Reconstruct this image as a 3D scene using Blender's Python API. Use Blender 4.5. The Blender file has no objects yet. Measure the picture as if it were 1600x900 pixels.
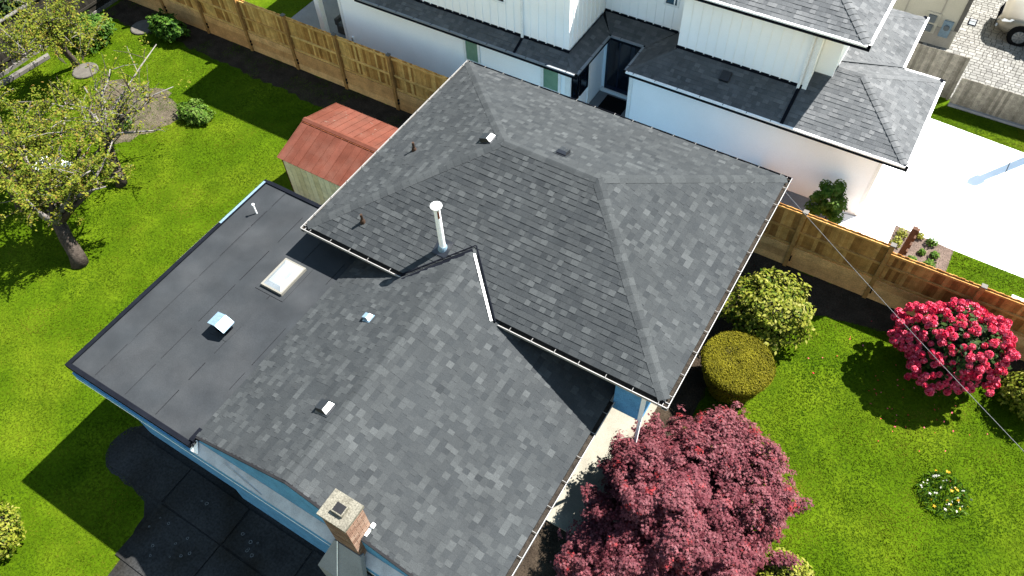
import bpy, math, random
import numpy as np
from mathutils import Vector, Matrix

random.seed(7)
rng = np.random.default_rng(11)
scene = bpy.context.scene
COL = scene.collection

# ------------------------------------------------------------------ camera, sky, sun, exposure
cam_d = bpy.data.cameras.new("camera")
cam = bpy.data.objects.new("camera", cam_d)
COL.objects.link(cam)
CAM = Vector((11.525, -7.848, 18.987))
cam.location = CAM
cam.rotation_mode = 'XYZ'
cam.rotation_euler = (0.63752, 0.03140, 0.54648)
cam_d.sensor_width = 36.0
cam_d.lens = 36.0 * 1203.8 / 1600.0
cam_d.clip_end = 2000
scene.camera = cam

SUN = Vector((0.43, 0.635, 1.0)).normalized()      # towards the sun
world = bpy.data.worlds.new("World")
scene.world = world
world.use_nodes = True
wn = world.node_tree
bg = wn.nodes["Background"]
sky = wn.nodes.new("ShaderNodeTexSky")
sky.sky_type = 'NISHITA'
sky.sun_disc = False
sky.air_density = 2.0
sky.dust_density = 0.0
sky.ozone_density = 0.0
sky.sun_elevation = math.asin(SUN.z)
sky.sun_rotation = math.atan2(SUN.x, SUN.y)
wn.links.new(sky.outputs[0], bg.inputs[0])
bg.inputs[1].default_value = 0.051
sun_d = bpy.data.lights.new("sun", 'SUN')
sun_d.energy = 4.6
sun_d.angle = math.radians(0.5)
sun_d.color = (1.0, 0.97, 0.935)
sun = bpy.data.objects.new("sun", sun_d)
sun.rotation_euler = (-SUN).to_track_quat('-Z', 'Y').to_euler()
sun.location = (20, 30, 40)
COL.objects.link(sun)
vs = scene.view_settings
vs.view_transform = 'Standard'
vs.look = 'None'
vs.gamma = 1.0
vs.use_curve_mapping = False
vs.exposure = 2.28


# ------------------------------------------------------------------ helpers
DIM = 0.44           # common scale that darkens the colours below to suit the raised exposure
FULL = {"white_trim", "white_flashing", "white_enamel", "white_siding", "white_panel", "white_concrete", "white_plastic", "fence_board", "fence_board_brown",
        "retaining_board", "fence_post", "blue_siding", "ledge_metal", "shed_panel", "beige_stucco", "beige_base", "weathered_board", "green_pane", "white_gutter"}


def mat(name, col, rough=0.75, var=0.18, scale=3.0, fine=40.0, finevar=0.12, bump=0.0, bscale=60.0,
        metal=0.0, spec=0.06, tone=None, trans=0.0, col2=None, c2scale=0.6, c2lo=0.45, c2hi=0.65, transcol=None):
    """Procedural material: world-space mottling, optional second colour in patches, optional per-face tone."""
    if name not in FULL:
        col = tuple(q * DIM for q in col)
        tone = [tuple(q * DIM for q in t) for t in tone] if tone else None
        col2 = tuple(q * DIM for q in col2) if col2 else None
    m = bpy.data.materials.new(name)
    m.use_nodes = True
    nt = m.node_tree
    N, Lk = nt.nodes, nt.links
    p = N["Principled BSDF"]
    p.inputs["Roughness"].default_value = rough
    p.inputs["Metallic"].default_value = metal
    p.inputs["Specular IOR Level"].default_value = spec
    geo = N.new("ShaderNodeNewGeometry")
    pos = geo.outputs["Position"]

    def noise(sc, det=3.0):
        n = N.new("ShaderNodeTexNoise")
        n.inputs["Scale"].default_value = sc
        n.inputs["Detail"].default_value = det
        Lk.new(pos, n.inputs["Vector"])
        return n.outputs["Fac"]

    def maprange(src, a, b, c, d):
        r = N.new("ShaderNodeMapRange")
        r.inputs[1].default_value, r.inputs[2].default_value = a, b
        r.inputs[3].default_value, r.inputs[4].default_value = c, d
        Lk.new(src, r.inputs[0])
        return r.outputs[0]

    def mul(csock, fsock):
        v = N.new("ShaderNodeVectorMath")
        v.operation = 'SCALE'
        Lk.new(csock, v.inputs[0])
        Lk.new(fsock, v.inputs[3])
        return v.outputs[0]
    base = N.new("ShaderNodeRGB")
    base.outputs[0].default_value = (*col, 1)
    c = base.outputs[0]
    if tone is not None:
        at = N.new("ShaderNodeAttribute")
        at.attribute_name = "tone"
        rmp = N.new("ShaderNodeValToRGB")
        el = rmp.color_ramp.elements
        while len(el) < len(tone):
            el.new(0.5)
        for i, t in enumerate(tone):
            el[i].position = i / (len(tone) - 1)
            el[i].color = (*t, 1)
        Lk.new(at.outputs["Fac"], rmp.inputs[0])
        c = rmp.outputs[0]
    if col2 is not None:
        f = maprange(noise(c2scale, 4.0), c2lo, c2hi, 0, 1)
        mx = N.new("ShaderNodeMix")
        mx.data_type = 'RGBA'
        Lk.new(f, mx.inputs[0])
        Lk.new(c, mx.inputs[6])
        mx.inputs[7].default_value = (*col2, 1)
        c = mx.outputs[2]
    if var:
        c = mul(c, maprange(noise(scale, 5.0), 0.3, 0.7, 1 - var, 1 + var))
    if finevar:
        c = mul(c, maprange(noise(fine, 2.0), 0.3, 0.7, 1 - finevar, 1 + finevar))
    Lk.new(c, p.inputs["Base Color"])
    if bump:
        b = N.new("ShaderNodeBump")
        b.inputs["Strength"].default_value = bump
        b.inputs["Distance"].default_value = 0.02
        Lk.new(noise(bscale, 3.0), b.inputs["Height"])
        Lk.new(b.outputs[0], p.inputs["Normal"])
    if trans:
        tr = N.new("ShaderNodeBsdfTranslucent")
        Lk.new(c, tr.inputs[0])
        ms = N.new("ShaderNodeMixShader")
        ms.inputs[0].default_value = trans
        Lk.new(p.outputs[0], ms.inputs[1])
        Lk.new(tr.outputs[0], ms.inputs[2])
        Lk.new(ms.outputs[0], N["Material Output"].inputs[0])
    return m


def obj(name, verts, faces, m, parent=None, tones=None, smooth=False):
    me = bpy.data.meshes.new(name)
    me.from_pydata([tuple(v) for v in verts], [], faces)
    if tones is not None:
        a = me.attributes.new("tone", 'FLOAT', 'FACE')
        a.data.foreach_set("value", np.asarray(tones, dtype=np.float32))
    if m:
        me.materials.append(m)
    if smooth:
        me.polygons.foreach_set("use_smooth", [True] * len(me.polygons))
    me.update()
    return link(name, me, parent)


def link(name, me, parent=None):
    o = bpy.data.objects.new(name, me)
    COL.objects.link(o)
    if parent:
        o.parent = parent
    return o


def thing(name, label, cat, loc=(0, 0, 0), group=None):
    o = bpy.data.objects.new(name, None)
    o.empty_display_size = 0.2
    COL.objects.link(o)
    o.location = loc
    tag(o, label, cat, group)
    return o


def tag(o, label, cat, group=None):
    o["label"] = label
    o["category"] = cat
    if group:
        o["group"] = group
    return o


def struct(o):
    o["kind"] = "structure"
    return o


class MB:
    """mesh builder in world or local coordinates"""
    def __init__(s, off=(0, 0, 0)):
        s.v, s.f, s.t, s.off = [], [], [], Vector(off)

    def add(s, vs_, fs, tone=0.5):
        n = len(s.v)
        s.v += [tuple(Vector(q) - s.off) for q in vs_]
        s.f += [tuple(n + i for i in f) for f in fs]
        s.t += [tone] * len(fs)
        return s

    def box(s, x0, x1, y0, y1, z0, z1, tone=0.5):
        return s.add([(x0, y0, z0), (x1, y0, z0), (x1, y1, z0), (x0, y1, z0),
                      (x0, y0, z1), (x1, y0, z1), (x1, y1, z1), (x0, y1, z1)],
                     [(0, 3, 2, 1), (4, 5, 6, 7), (0, 1, 5, 4), (1, 2, 6, 5), (2, 3, 7, 6), (3, 0, 4, 7)], tone)

    def slab(s, poly, vec, tone=0.5):
        """polygon (3-D points) thickened along vec"""
        vec = Vector(vec)
        n = len(poly)
        a = [Vector(q) for q in poly]
        b = [q + vec for q in a]
        nrm = (a[1] - a[0]).cross(a[2] - a[1])
        fl = nrm.dot(vec) > 0
        bot, top = tuple(range(n)), tuple(range(n, 2 * n))
        fs = [bot[::-1], top] if fl else [bot, top[::-1]]
        for i in range(n):
            j = (i + 1) % n
            fs.append((i, j, n + j, n + i) if fl else (i, n + i, n + j, j))
        return s.add(a + b, fs, tone)

    def tube(s, pts, radii, n=8, tone=0.5, cap=True):
        pts = [Vector(q) for q in pts]
        vs_, fs = [], []
        prev = None
        for i, q in enumerate(pts):
            d = (pts[min(i + 1, len(pts) - 1)] - pts[max(i - 1, 0)]).normalized()
            ref = prev if prev is not None else (Vector((1, 0, 0)) if abs(d.x) < 0.8 else Vector((0, 1, 0)))
            a = (ref - d * ref.dot(d)).normalized()
            prev = a
            b = d.cross(a)
            r = radii[i] if hasattr(radii, '__len__') else radii
            for k in range(n):
                t = 2 * math.pi * k / n
                vs_.append(q + (a * math.cos(t) + b * math.sin(t)) * r)
        for i in range(len(pts) - 1):
            for k in range(n):
                k2 = (k + 1) % n
                fs.append((i * n + k, i * n + k2, (i + 1) * n + k2, (i + 1) * n + k))
        if cap:
            fs.append(tuple(range(n))[::-1])
            fs.append(tuple((len(pts) - 1) * n + k for k in range(n)))
        return s.add(vs_, fs, tone)

    def lathe(s, c, prof, n=20, tone=0.5):
        c = Vector(c)
        vs_, fs = [], []
        for r, z in prof:
            for k in range(n):
                t = 2 * math.pi * k / n
                vs_.append(c + Vector((r * math.cos(t), r * math.sin(t), z)))
        for i in range(len(prof) - 1):
            for k in range(n):
                k2 = (k + 1) % n
                fs.append((i * n + k, i * n + k2, (i + 1) * n + k2, (i + 1) * n + k))
        fs.append(tuple((len(prof) - 1) * n + k for k in range(n)))
        fs.append(tuple(range(n))[::-1])
        return s.add(vs_, fs, tone)

    def build(s, name, m, parent=None, smooth=False, stuff=False):
        o = obj(name, s.v, s.f, m, parent, s.t, smooth)
        if stuff:
            o["kind"] = "stuff"
        return o


def box(name, m, parent, *a):
    return MB().box(*a).build(name, m, parent)


# ------------------------------------------------------------------ materials
SH_D, SH_M, SH_L = (0.049, 0.054, 0.057), (0.071, 0.077, 0.079), (0.115, 0.123, 0.123)
m_shingle = mat("asphalt_shingle", SH_M, 0.9, var=0.08, scale=0.9, fine=70, finevar=0.22, bump=0.35, bscale=160,
                tone=[SH_D, (0.060, 0.066, 0.069), SH_M, (0.089, 0.096, 0.097), SH_L], spec=0.03)
m_shingle2 = mat("asphalt_shingle_neighbour", SH_M, 0.9, var=0.10, scale=1.1, fine=70, finevar=0.2, bump=0.35, bscale=160,
                 tone=[(0.12, 0.126, 0.13), (0.15, 0.156, 0.16), (0.18, 0.187, 0.19), (0.215, 0.22, 0.222), (0.26, 0.265, 0.265)], spec=0.03)
m_deck = mat("roof_underlay", (0.03, 0.03, 0.032), 0.9)
m_membrane = mat("roof_membrane", (0.051, 0.056, 0.060), 0.85, var=0.16, scale=1.3, fine=90, finevar=0.2, bump=0.2,
                 bscale=120, spec=0.04, col2=(0.064, 0.068, 0.071), c2scale=0.9)
m_black = mat("black_trim", (0.014, 0.016, 0.022), 0.9, spec=0.0)
m_gutter = mat("white_gutter", (0.26, 0.25, 0.235), 0.45, var=0.08, scale=2, finevar=0.06, spec=0.45)
m_seam = mat("tar_seam", (0.032, 0.034, 0.037), 0.9, spec=0.0)
m_clip = mat("bracket_metal", (0.34, 0.33, 0.31), 0.6, spec=0.1)
m_gutter_in = mat("gutter_dirt", (0.055, 0.045, 0.035), 0.95, var=0.4, scale=9, finevar=0.3)
m_blue = mat("blue_siding", (0.08, 0.215, 0.37), 0.7, var=0.16, scale=3, fine=30, finevar=0.2)
m_white = mat("white_trim", (0.78, 0.77, 0.74), 0.5, var=0.06)
m_metal = mat("galvanised", (0.40, 0.58, 0.72), 0.4, var=0.15, scale=14, metal=0.45, spec=0.5)  # blue of the reflected sky put into the base colour
m_vent_black = mat("vent_plastic", (0.018, 0.02, 0.025), 0.35, var=0.1, spec=0.6)
m_flash = mat("white_flashing", (0.82, 0.81, 0.79), 0.4, var=0.07, scale=6, spec=0.5)
m_rusty = mat("rusty_pipe", (0.085, 0.052, 0.035), 0.8, var=0.4, scale=20)
m_enamel = mat("white_enamel", (0.83, 0.83, 0.82), 0.4, var=0.04, scale=9, spec=0.5)
m_ledge = mat("ledge_metal", (0.36, 0.365, 0.365), 0.8, var=0.16, scale=4, fine=50)
m_brick = mat("chimney_brick", (0.36, 0.19, 0.12), 0.9, var=0.2, scale=5, fine=60,
              tone=[(0.27, 0.155, 0.11), (0.40, 0.25, 0.18), (0.47, 0.32, 0.24)])
m_mortar = mat("mortar", (0.52, 0.48, 0.42), 0.95)
m_capstone = mat("chimney_crown", (0.27, 0.25, 0.195), 0.95, var=0.2, scale=6, fine=35, finevar=0.35, bump=0.5)
m_glass_dark = mat("dark_glass", (0.012, 0.018, 0.03), 0.12, var=0, finevar=0, spec=0.6)
m_glass_green = mat("green_pane", (0.16, 0.27, 0.19), 0.2, var=0.1, spec=0.6)
m_skylight = mat("skylight_dome", (0.36, 0.40, 0.42), 0.25, var=0.2, scale=2.5, spec=0.5)
m_cream = mat("patio_concrete", (0.42, 0.39, 0.31), 0.9, var=0.15, scale=2, fine=40)
m_wall_white = mat("white_siding", (0.88, 0.885, 0.88), 0.6, var=0.03, scale=1.0, finevar=0.03)
m_wall_up = mat("white_panel", (0.92, 0.90, 0.865), 0.6, var=0.03, scale=1.0, finevar=0.02)
m_navy = mat("navy_door", (0.012, 0.018, 0.045), 0.35, var=0.1, spec=0.5)
m_lawn_soil = mat("lawn_turf", (0.072, 0.133, 0.002), 0.95, var=0.15, scale=0.9, fine=14, finevar=0.25,
                  col2=(0.108, 0.162, 0.005), c2scale=0.45, bump=0.3, bscale=35, spec=0.03)
GR = [(0.036, 0.086, 0.0015), (0.062, 0.122, 0.002), (0.088, 0.149, 0.003), (0.125, 0.168, 0.005), (0.195, 0.190, 0.018)]
m_grass = mat("grass_blade", GR[2], 0.8, var=0.16, scale=0.8, finevar=0, tone=GR, spec=0.04, trans=0.2)
m_soil = mat("garden_soil", (0.060, 0.044, 0.030), 0.98, var=0.35, scale=2.5, fine=25, finevar=0.4, bump=1.0, bscale=22)
m_drybed = mat("dry_bed", (0.14, 0.115, 0.078), 0.98, var=0.3, scale=3, fine=22, finevar=0.4, bump=1.0, bscale=22)
m_mulch = mat("bark_mulch", (0.20, 0.145, 0.115), 0.98, var=0.25, scale=5, fine=30, finevar=0.45, bump=1.0, bscale=30)
m_concrete = mat("white_concrete", (0.80, 0.80, 0.79), 0.85, var=0.05, scale=0.7, finevar=0.03)
m_sideyard = mat("side_concrete", (0.40, 0.41, 0.42), 0.9, var=0.12, scale=1.5)
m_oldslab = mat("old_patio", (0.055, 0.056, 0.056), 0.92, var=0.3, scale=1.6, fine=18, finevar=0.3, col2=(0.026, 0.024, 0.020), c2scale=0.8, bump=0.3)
m_lichen = mat("lichen", (0.20, 0.21, 0.21), 0.95, var=0.3, scale=20)
m_paver = mat("paver", (0.55, 0.52, 0.46), 0.9, var=0.1, scale=2, finevar=0.1,
              tone=[(0.27, 0.26, 0.235), (0.34, 0.33, 0.295), (0.41, 0.395, 0.355)])
m_joint = mat("paver_joint", (0.13, 0.12, 0.10), 0.95)
FB = [(0.26, 0.12, 0.032), (0.41, 0.21, 0.06), (0.54, 0.31, 0.095), (0.64, 0.40, 0.135)]
m_board = mat("fence_board", FB[1], 0.8, var=0.22, scale=5, fine=35, finevar=0.2, tone=FB)
m_board_r = mat("fence_board_brown", FB[1], 0.8, var=0.22, scale=5, fine=35, finevar=0.2, tone=[(0.18, 0.078, 0.022), (0.27, 0.128, 0.036), (0.36, 0.185, 0.055), (0.43, 0.235, 0.075)])
m_retain = mat("retaining_board", (0.36, 0.26, 0.14), 0.85, var=0.2, scale=2.5, fine=25, finevar=0.2,
               tone=[(0.44, 0.225, 0.085), (0.57, 0.31, 0.12), (0.64, 0.38, 0.16)])
m_post = mat("fence_post", (0.30, 0.155, 0.05), 0.85, var=0.25, scale=6)
m_grayfence = mat("weathered_board", (0.19, 0.175, 0.145), 0.9, var=0.25, scale=6, fine=40, finevar=0.25,
                  tone=[(0.085, 0.077, 0.062), (0.122, 0.112, 0.09), (0.165, 0.15, 0.122)])
m_darkfence = mat("old_grey_board", (0.05, 0.045, 0.036), 0.9, var=0.25, scale=6, tone=[(0.03, 0.027, 0.021), (0.05, 0.045, 0.035), (0.075, 0.068, 0.054)])
m_paleboard = mat("pale_timber", (0.24, 0.22, 0.195), 0.9, var=0.2)
m_redmetal = mat("red_roof_metal", (0.36, 0.105, 0.065), 0.6, var=0.16, scale=2.2, fine=30, finevar=0.14, spec=0.06,
                 col2=(0.20, 0.078, 0.052), c2scale=1.6, tone=[(0.17, 0.054, 0.033), (0.195, 0.064, 0.040), (0.22, 0.076, 0.050)])
m_rust = mat("rust", (0.20, 0.06, 0.025), 0.9, var=0.4, scale=9)
m_pale = mat("bare_scuff", (0.34, 0.26, 0.20), 0.8, var=0.2)
m_shedwall = mat("shed_panel", (0.46, 0.43, 0.33), 0.7, var=0.15, scale=4, tone=[(0.62, 0.49, 0.29), (0.70, 0.57, 0.36), (0.74, 0.61, 0.40)])
m_bark = mat("bark", (0.11, 0.088, 0.07), 0.95, var=0.4, scale=9, fine=45, finevar=0.35, bump=1.0, bscale=30)
m_palebark = mat("pale_bark", (0.33, 0.30, 0.27), 0.9, var=0.3, scale=14)
m_maple = mat("maple_leaf", (0.2, 0.04, 0.06), 0.6, var=0.12, scale=2, finevar=0, spec=0.08, trans=0.15,
              tone=[(0.055, 0.008, 0.012), (0.140, 0.026, 0.036), (0.225, 0.060, 0.073), (0.32, 0.118, 0.130), (0.36, 0.04, 0.045)])
m_appleleaf = mat("orchard_leaf", (0.2, 0.2, 0.03), 0.6, var=0.12, finevar=0, trans=0.25,
                  tone=[(0.09, 0.15, 0.010), (0.185, 0.24, 0.018), (0.29, 0.31, 0.03), (0.36, 0.27, 0.045), (0.30, 0.145, 0.04)])
m_variegated = mat("variegated_leaf", (0.3, 0.3, 0.1), 0.55, var=0.1, finevar=0, trans=0.2,
                   tone=[(0.035, 0.075, 0.005), (0.11, 0.165, 0.010), (0.23, 0.265, 0.022), (0.34, 0.34, 0.042), (0.43, 0.42, 0.10)])
m_hedge = mat("hedge_leaf", (0.15, 0.13, 0.01), 0.7, var=0.25, scale=3, finevar=0, trans=0.1,
              tone=[(0.085, 0.083, 0.003), (0.165, 0.152, 0.006), (0.24, 0.212, 0.010), (0.30, 0.258, 0.02)])
m_dgreen = mat("dark_leaf", (0.04, 0.08, 0.02), 0.5, var=0.15, finevar=0, trans=0.12,
               tone=[(0.018, 0.036, 0.010), (0.035, 0.068, 0.016), (0.055, 0.10, 0.022), (0.09, 0.15, 0.03)])
m_green = mat("fresh_leaf", (0.06, 0.14, 0.02), 0.55, var=0.15, finevar=0, trans=0.2,
              tone=[(0.028, 0.080, 0.010), (0.055, 0.145, 0.014), (0.10, 0.21, 0.02), (0.19, 0.29, 0.05)])
m_pink = mat("rhododendron_bloom", (0.62, 0.02, 0.10), 0.55, var=0.12, scale=3, finevar=0, trans=0.12, spec=0.08,
             tone=[(0.72, 0.008, 0.045), (1.05, 0.030, 0.105), (1.25, 0.11, 0.21), (1.35, 0.30, 0.42)])
m_core = mat("twig_core", (0.030, 0.026, 0.016), 1.0, var=0.4, scale=5)
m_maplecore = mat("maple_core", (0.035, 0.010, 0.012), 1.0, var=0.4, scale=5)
m_lilybloom = mat("pale_bloom", (0.7, 0.68, 0.5), 0.6, tone=[(0.62, 0.60, 0.48), (0.72, 0.70, 0.6), (0.75, 0.42, 0.03)])
m_beige = mat("beige_stucco", (0.47, 0.43, 0.34), 0.85, var=0.06, scale=1.2)
m_beige_d = mat("beige_base", (0.33, 0.30, 0.25), 0.85, var=0.08)
m_carpaint = mat("car_paint", (0.44, 0.40, 0.32), 0.28, var=0.02, finevar=0, metal=0.35, spec=0.6)
m_tyre = mat("tyre", (0.014, 0.014, 0.015), 0.85)
m_rim = mat("alloy_rim", (0.55, 0.55, 0.56), 0.3, metal=0.7, var=0.03)
m_lens = mat("headlight_lens", (0.72, 0.75, 0.78), 0.12, var=0.05, spec=0.8)
m_plastic_w = mat("white_plastic", (0.80, 0.80, 0.78), 0.4, var=0.04)
m_stone = mat("stepping_stone", (0.17, 0.155, 0.13), 0.95, var=0.18, scale=6)
m_wicker = mat("wicker", (0.15, 0.145, 0.14), 0.9, var=0.3, scale=30)
m_meter = mat("meter_grey", (0.30, 0.33, 0.34), 0.5)
m_cable = mat("cable", (0.26, 0.26, 0.26), 0.6, var=0.05)
m_mat = mat("door_mat", (0.012, 0.012, 0.013), 0.98)
m_corten = mat("brown_timber", (0.16, 0.085, 0.055), 0.85, var=0.25, scale=8)


# ------------------------------------------------------------------ shingled slopes
def clip(poly, a, b):
    """keep the part of a convex 2-D polygon left of the line a->b"""
    out = []
    dx, dy = b[0] - a[0], b[1] - a[1]
    side = [dx * (q[1] - a[1]) - dy * (q[0] - a[0]) for q in poly]
    for i in range(len(poly)):
        j = (i + 1) % len(poly)
        if side[i] >= 0:
            out.append(poly[i])
        if (side[i] >= 0) != (side[j] >= 0):
            t = side[i] / (side[i] - side[j])
            out.append((poly[i][0] + t * (poly[j][0] - poly[i][0]), poly[i][1] + t * (poly[j][1] - poly[i][1])))
    return out


EXPO = 0.1435
TABS = []          # every shingle tab of the current building


def shingles(org, u, up, polys, bias=0.0, jitter=1.0, expo=EXPO, tset=None):
    """Lay courses of laminated shingle tabs on a plane. org: eave point; u: along the eave; up: up the slope;
    polys: convex pieces in (u, s), counter-clockwise."""
    org, u, up = Vector(org), Vector(u).normalized(), Vector(up).normalized()
    n = u.cross(up)
    s0 = min(q[1] for P in polys for q in P)
    s1 = max(q[1] for P in polys for q in P)
    u0 = min(q[0] for P in polys for q in P)
    u1 = max(q[0] for P in polys for q in P)
    s = s0
    row = 0
    while s < s1:
        x = u0 - random.random() * 0.3
        rowt = random.uniform(-0.06, 0.06)
        while x < u1:
            w = random.choice((0.10, 0.12, 0.14, 0.16, 0.16, 0.19, 0.23))
            r = random.random() if w < .2 else random.uniform(.3, 1)
            tone = 0.5 + bias + rowt + random.gauss(0, 0.085)
            lift = 0.006
            if r < 0.28:
                tone += random.uniform(0.15, 0.40)
                lift = 0.013
            elif r < 0.52:
                tone -= random.uniform(0.10, 0.24)
            elif r < 0.75:
                lift = 0.013
            ti = max(0, min(12, int(round(tone * 12))))
            rect = [(x, s), (x + w - 0.002, s), (x + w - 0.002, s + expo + 0.02), (x, s + expo + 0.02)]
            full = False
            for P in polys:
                c = rect
                for i in range(len(P)):
                    c = clip(c, P[i], P[(i + 1) % len(P)])
                    if len(c) < 3:
                        break
                if len(c) < 3:
                    continue
                full = (c == rect) or (len(c) == 4 and all(abs(c[i][0] - rect[i][0]) + abs(c[i][1] - rect[i][1]) < 1e-6 for i in range(4)))
                ctr = org + u * (x + w / 2) + up * (s + expo / 2)
                view = CAM - ctr
                score = n.dot(view) / view.length ** 3 * w if full else 0
                TABS.append((score, org, u, up, n, c, s, lift, ti, full, w, x))
            x += w
        s += expo
        row += 1


def tabs_build(part_of, m, nmax=300):
    """the largest tabs become objects of their own, the rest one mesh per slope group"""
    order = sorted(range(len(TABS)), key=lambda i: -TABS[i][0])
    single = set(i for i in order[:nmax] if TABS[i][0] > 0)
    cache = {}
    rest = MB()
    ee = EXPO + 0.02
    for i, (score, org, u, up, n, c, s, lift, ti, full, w, x) in enumerate(TABS):
        if i in single:
            key = (w, lift, ti)
            if key not in cache:
                ww = w - 0.002
                vs_ = [(0, 0, lift), (ww, 0, lift), (ww, ee, 0.001), (0, ee, 0.001), (0, 0, -0.006), (ww, 0, -0.006), (ww, ee, -0.006), (0, ee, -0.006)]
                fs = [(0, 1, 2, 3), (0, 4, 5, 1), (1, 5, 6, 2), (3, 7, 4, 0)]
                me = bpy.data.meshes.new("shingle")
                me.from_pydata(vs_, [], fs)
                a = me.attributes.new("tone", 'FLOAT', 'FACE')
                a.data.foreach_set("value", [ti / 12.0] * 4)
                me.materials.append(m)
                cache[key] = me
            o = link("shingle", cache[key], part_of)
            q = org + u * x + up * s
            o.matrix_local = Matrix(((u.x, up.x, n.x, q.x), (u.y, up.y, n.y, q.y), (u.z, up.z, n.z, q.z), (0, 0, 0, 1)))
        else:
            k = len(c)
            top = [org + u * q[0] + up * q[1] + n * (lift * max(0.0, 1 - (q[1] - s) / ee) + 0.001) for q in c]
            bot = [org + u * q[0] + up * q[1] - n * 0.006 for q in c]
            rest.add(top + bot, [tuple(range(k))] + [(a, k + a, k + (a + 1) % k, (a + 1) % k) for a in range(k)], ti / 12.0)
    o = rest.build("shingle_field", m, part_of, stuff=True)
    TABS.clear()
    return o


def caps(a, b, n1, n2, parent, m, name="hip_cap", half=0.14, expo=0.2, lift=0.015, lo=0.45, hi=0.78):
    """overlapping bent cap shingles from a (low end) to b, between planes with normals n1, n2"""
    a, b, n1, n2 = Vector(a), Vector(b), Vector(n1).normalized(), Vector(n2).normalized()
    d = (b - a).normalized()
    nm = (n1 + n2).normalized()
    w1 = n1.cross(d).normalized()
    w2 = n2.cross(d).normalized()
    if w1.dot(n2 - n1 * n1.dot(n2)) > 0:
        w1 = -w1
    if w2.dot(n1 - n2 * n1.dot(n2)) > 0:
        w2 = -w2
    cnt = max(1, int((b - a).length / expo))
    meshes = []
    for k in range(5):
        vs_ = []
        for t, l in ((0, lift), (expo + 0.03, 0.010)):
            e1, e2 = w1 * half, w2 * half
            vs_ += [d * t + e1 + n1 * l, d * t + e1 * 0.25 + n1 * (l + 0.001), d * t + nm * (l * 0.9), d * t + e2 * 0.25 + n2 * (l + 0.001), d * t + e2 + n2 * l,
                    d * t + e1 - n1 * 0.004, d * t + e2 - n2 * 0.004]
        fs = []
        for j in range(4):
            fs.append((j, j + 1, 7 + j + 1, 7 + j))
        fs += [(0, 7, 12, 5), (4, 6, 13, 11), (5, 1, 0), (5, 2, 1), (5, 6, 2), (6, 3, 2), (6, 4, 3)]
        me = bpy.data.meshes.new(name)
        me.from_pydata([tuple(v) for v in vs_], [], fs)
        at = me.attributes.new("tone", 'FLOAT', 'FACE')
        at.data.foreach_set("value", [lo + (hi - lo) * k / 4.0] * len(fs))
        me.materials.append(m)
        meshes.append(me)
    for i in range(cnt):
        o = link(name, random.choice(meshes), parent)
        o.location = a + d * (i * expo)


# ------------------------------------------------------------------ foliage
def foliage(name, ctr, nrm, size, tones, m, parent=None, shape=None, spin=None):
    ctr, nrm, size = np.asarray(ctr, float), np.asarray(nrm, float), np.asarray(size, float)
    N = len(ctr)
    nrm = nrm / (np.linalg.norm(nrm, axis=1, keepdims=True) + 1e-9)
    r = rng.normal(size=(N, 3))
    a = np.cross(nrm, r)
    a /= np.linalg.norm(a, axis=1, keepdims=True) + 1e-9
    b = np.cross(nrm, a)
    if shape is None:
        shape = [(-0.5, 0, 0), (0, -0.28, 0.06), (0.5, 0, 0), (0, 0.28, 0.06)]
    shape = np.asarray(shape, float)
    K = len(shape)
    V = (ctr[:, None, :] + size[:, None, None] * (shape[None, :, 0:1] * a[:, None, :] + shape[None, :, 1:2] * b[:, None, :]
                                                  + shape[None, :, 2:3] * nrm[:, None, :])).reshape(-1, 3)
    me = bpy.data.meshes.new(name)
    me.vertices.add(N * K)
    me.vertices.foreach_set("co", V.ravel().astype(np.float32))
    me.loops.add(N * K)
    me.loops.foreach_set("vertex_index", np.arange(N * K, dtype=np.int32))
    me.polygons.add(N)
    me.polygons.foreach_set("loop_start", np.arange(0, N * K, K, dtype=np.int32))
    try:
        me.polygons.foreach_set("loop_total", np.full(N, K, dtype=np.int32))
    except Exception:
        pass
    at = me.attributes.new("tone", 'FLOAT', 'FACE')
    at.data.foreach_set("value", np.clip(tones, 0, 1).astype(np.float32))
    me.materials.append(m)
    me.update(calc_edges=True)
    me.validate()
    return link(name, me, parent)


STAR = []
for i_ in range(10):
    t_ = math.pi * 2 * i_ / 10
    r_ = 0.5 if i_ % 2 == 0 else 0.2
    if i_ == 0:
        r_ = 0.32
    STAR.append((r_ * math.cos(t_), r_ * math.sin(t_), -0.10 * (r_ / 0.5) ** 2))


def unit_dirs(n):
    v = rng.normal(size=(n, 3))
    return v / np.linalg.norm(v, axis=1, keepdims=True)


def blob(name, c, rad, m, parent, seed=0, amp=0.12, nu=18, nv=12):
    """lumpy closed core inside a shrub"""
    r = np.random.default_rng(seed)
    ph = r.uniform(0, 6.28, 8)
    vs_, fs = [], []
    for i in range(nv + 1):
        th = math.pi * i / nv
        for j in range(nu):
            f = 2 * math.pi * j / nu
            k = 1 + amp * (math.sin(3 * f + ph[0]) * math.sin(2 * th + ph[1]) + 0.6 * math.sin(5 * f + ph[2] + 3 * th))
            vs_.append((c[0] + rad[0] * k * math.sin(th) * math.cos(f), c[1] + rad[1] * k * math.sin(th) * math.sin(f),
                        max(0.01, c[2] + rad[2] * k * math.cos(th))))
    for i in range(nv):
        for j in range(nu):
            j2 = (j + 1) % nu
            fs.append((i * nu + j, (i + 1) * nu + j, (i + 1) * nu + j2, i * nu + j2))
    return obj(name, vs_, fs, m, parent, smooth=True)


def lump_noise(D, freq, seed):
    """smooth pseudo-random value in about [-1, 1] for each direction"""
    r = np.random.default_rng(seed)
    out = np.zeros(len(D))
    for f, a in ((freq, .5), (freq * 2.1, .32), (freq * 4.3, .22)):
        for k in range(3):
            w = unit_vec(r) * f
            out += a * np.sin(D @ w + r.uniform(0, 6.28)) / 1.6
    return out


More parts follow.
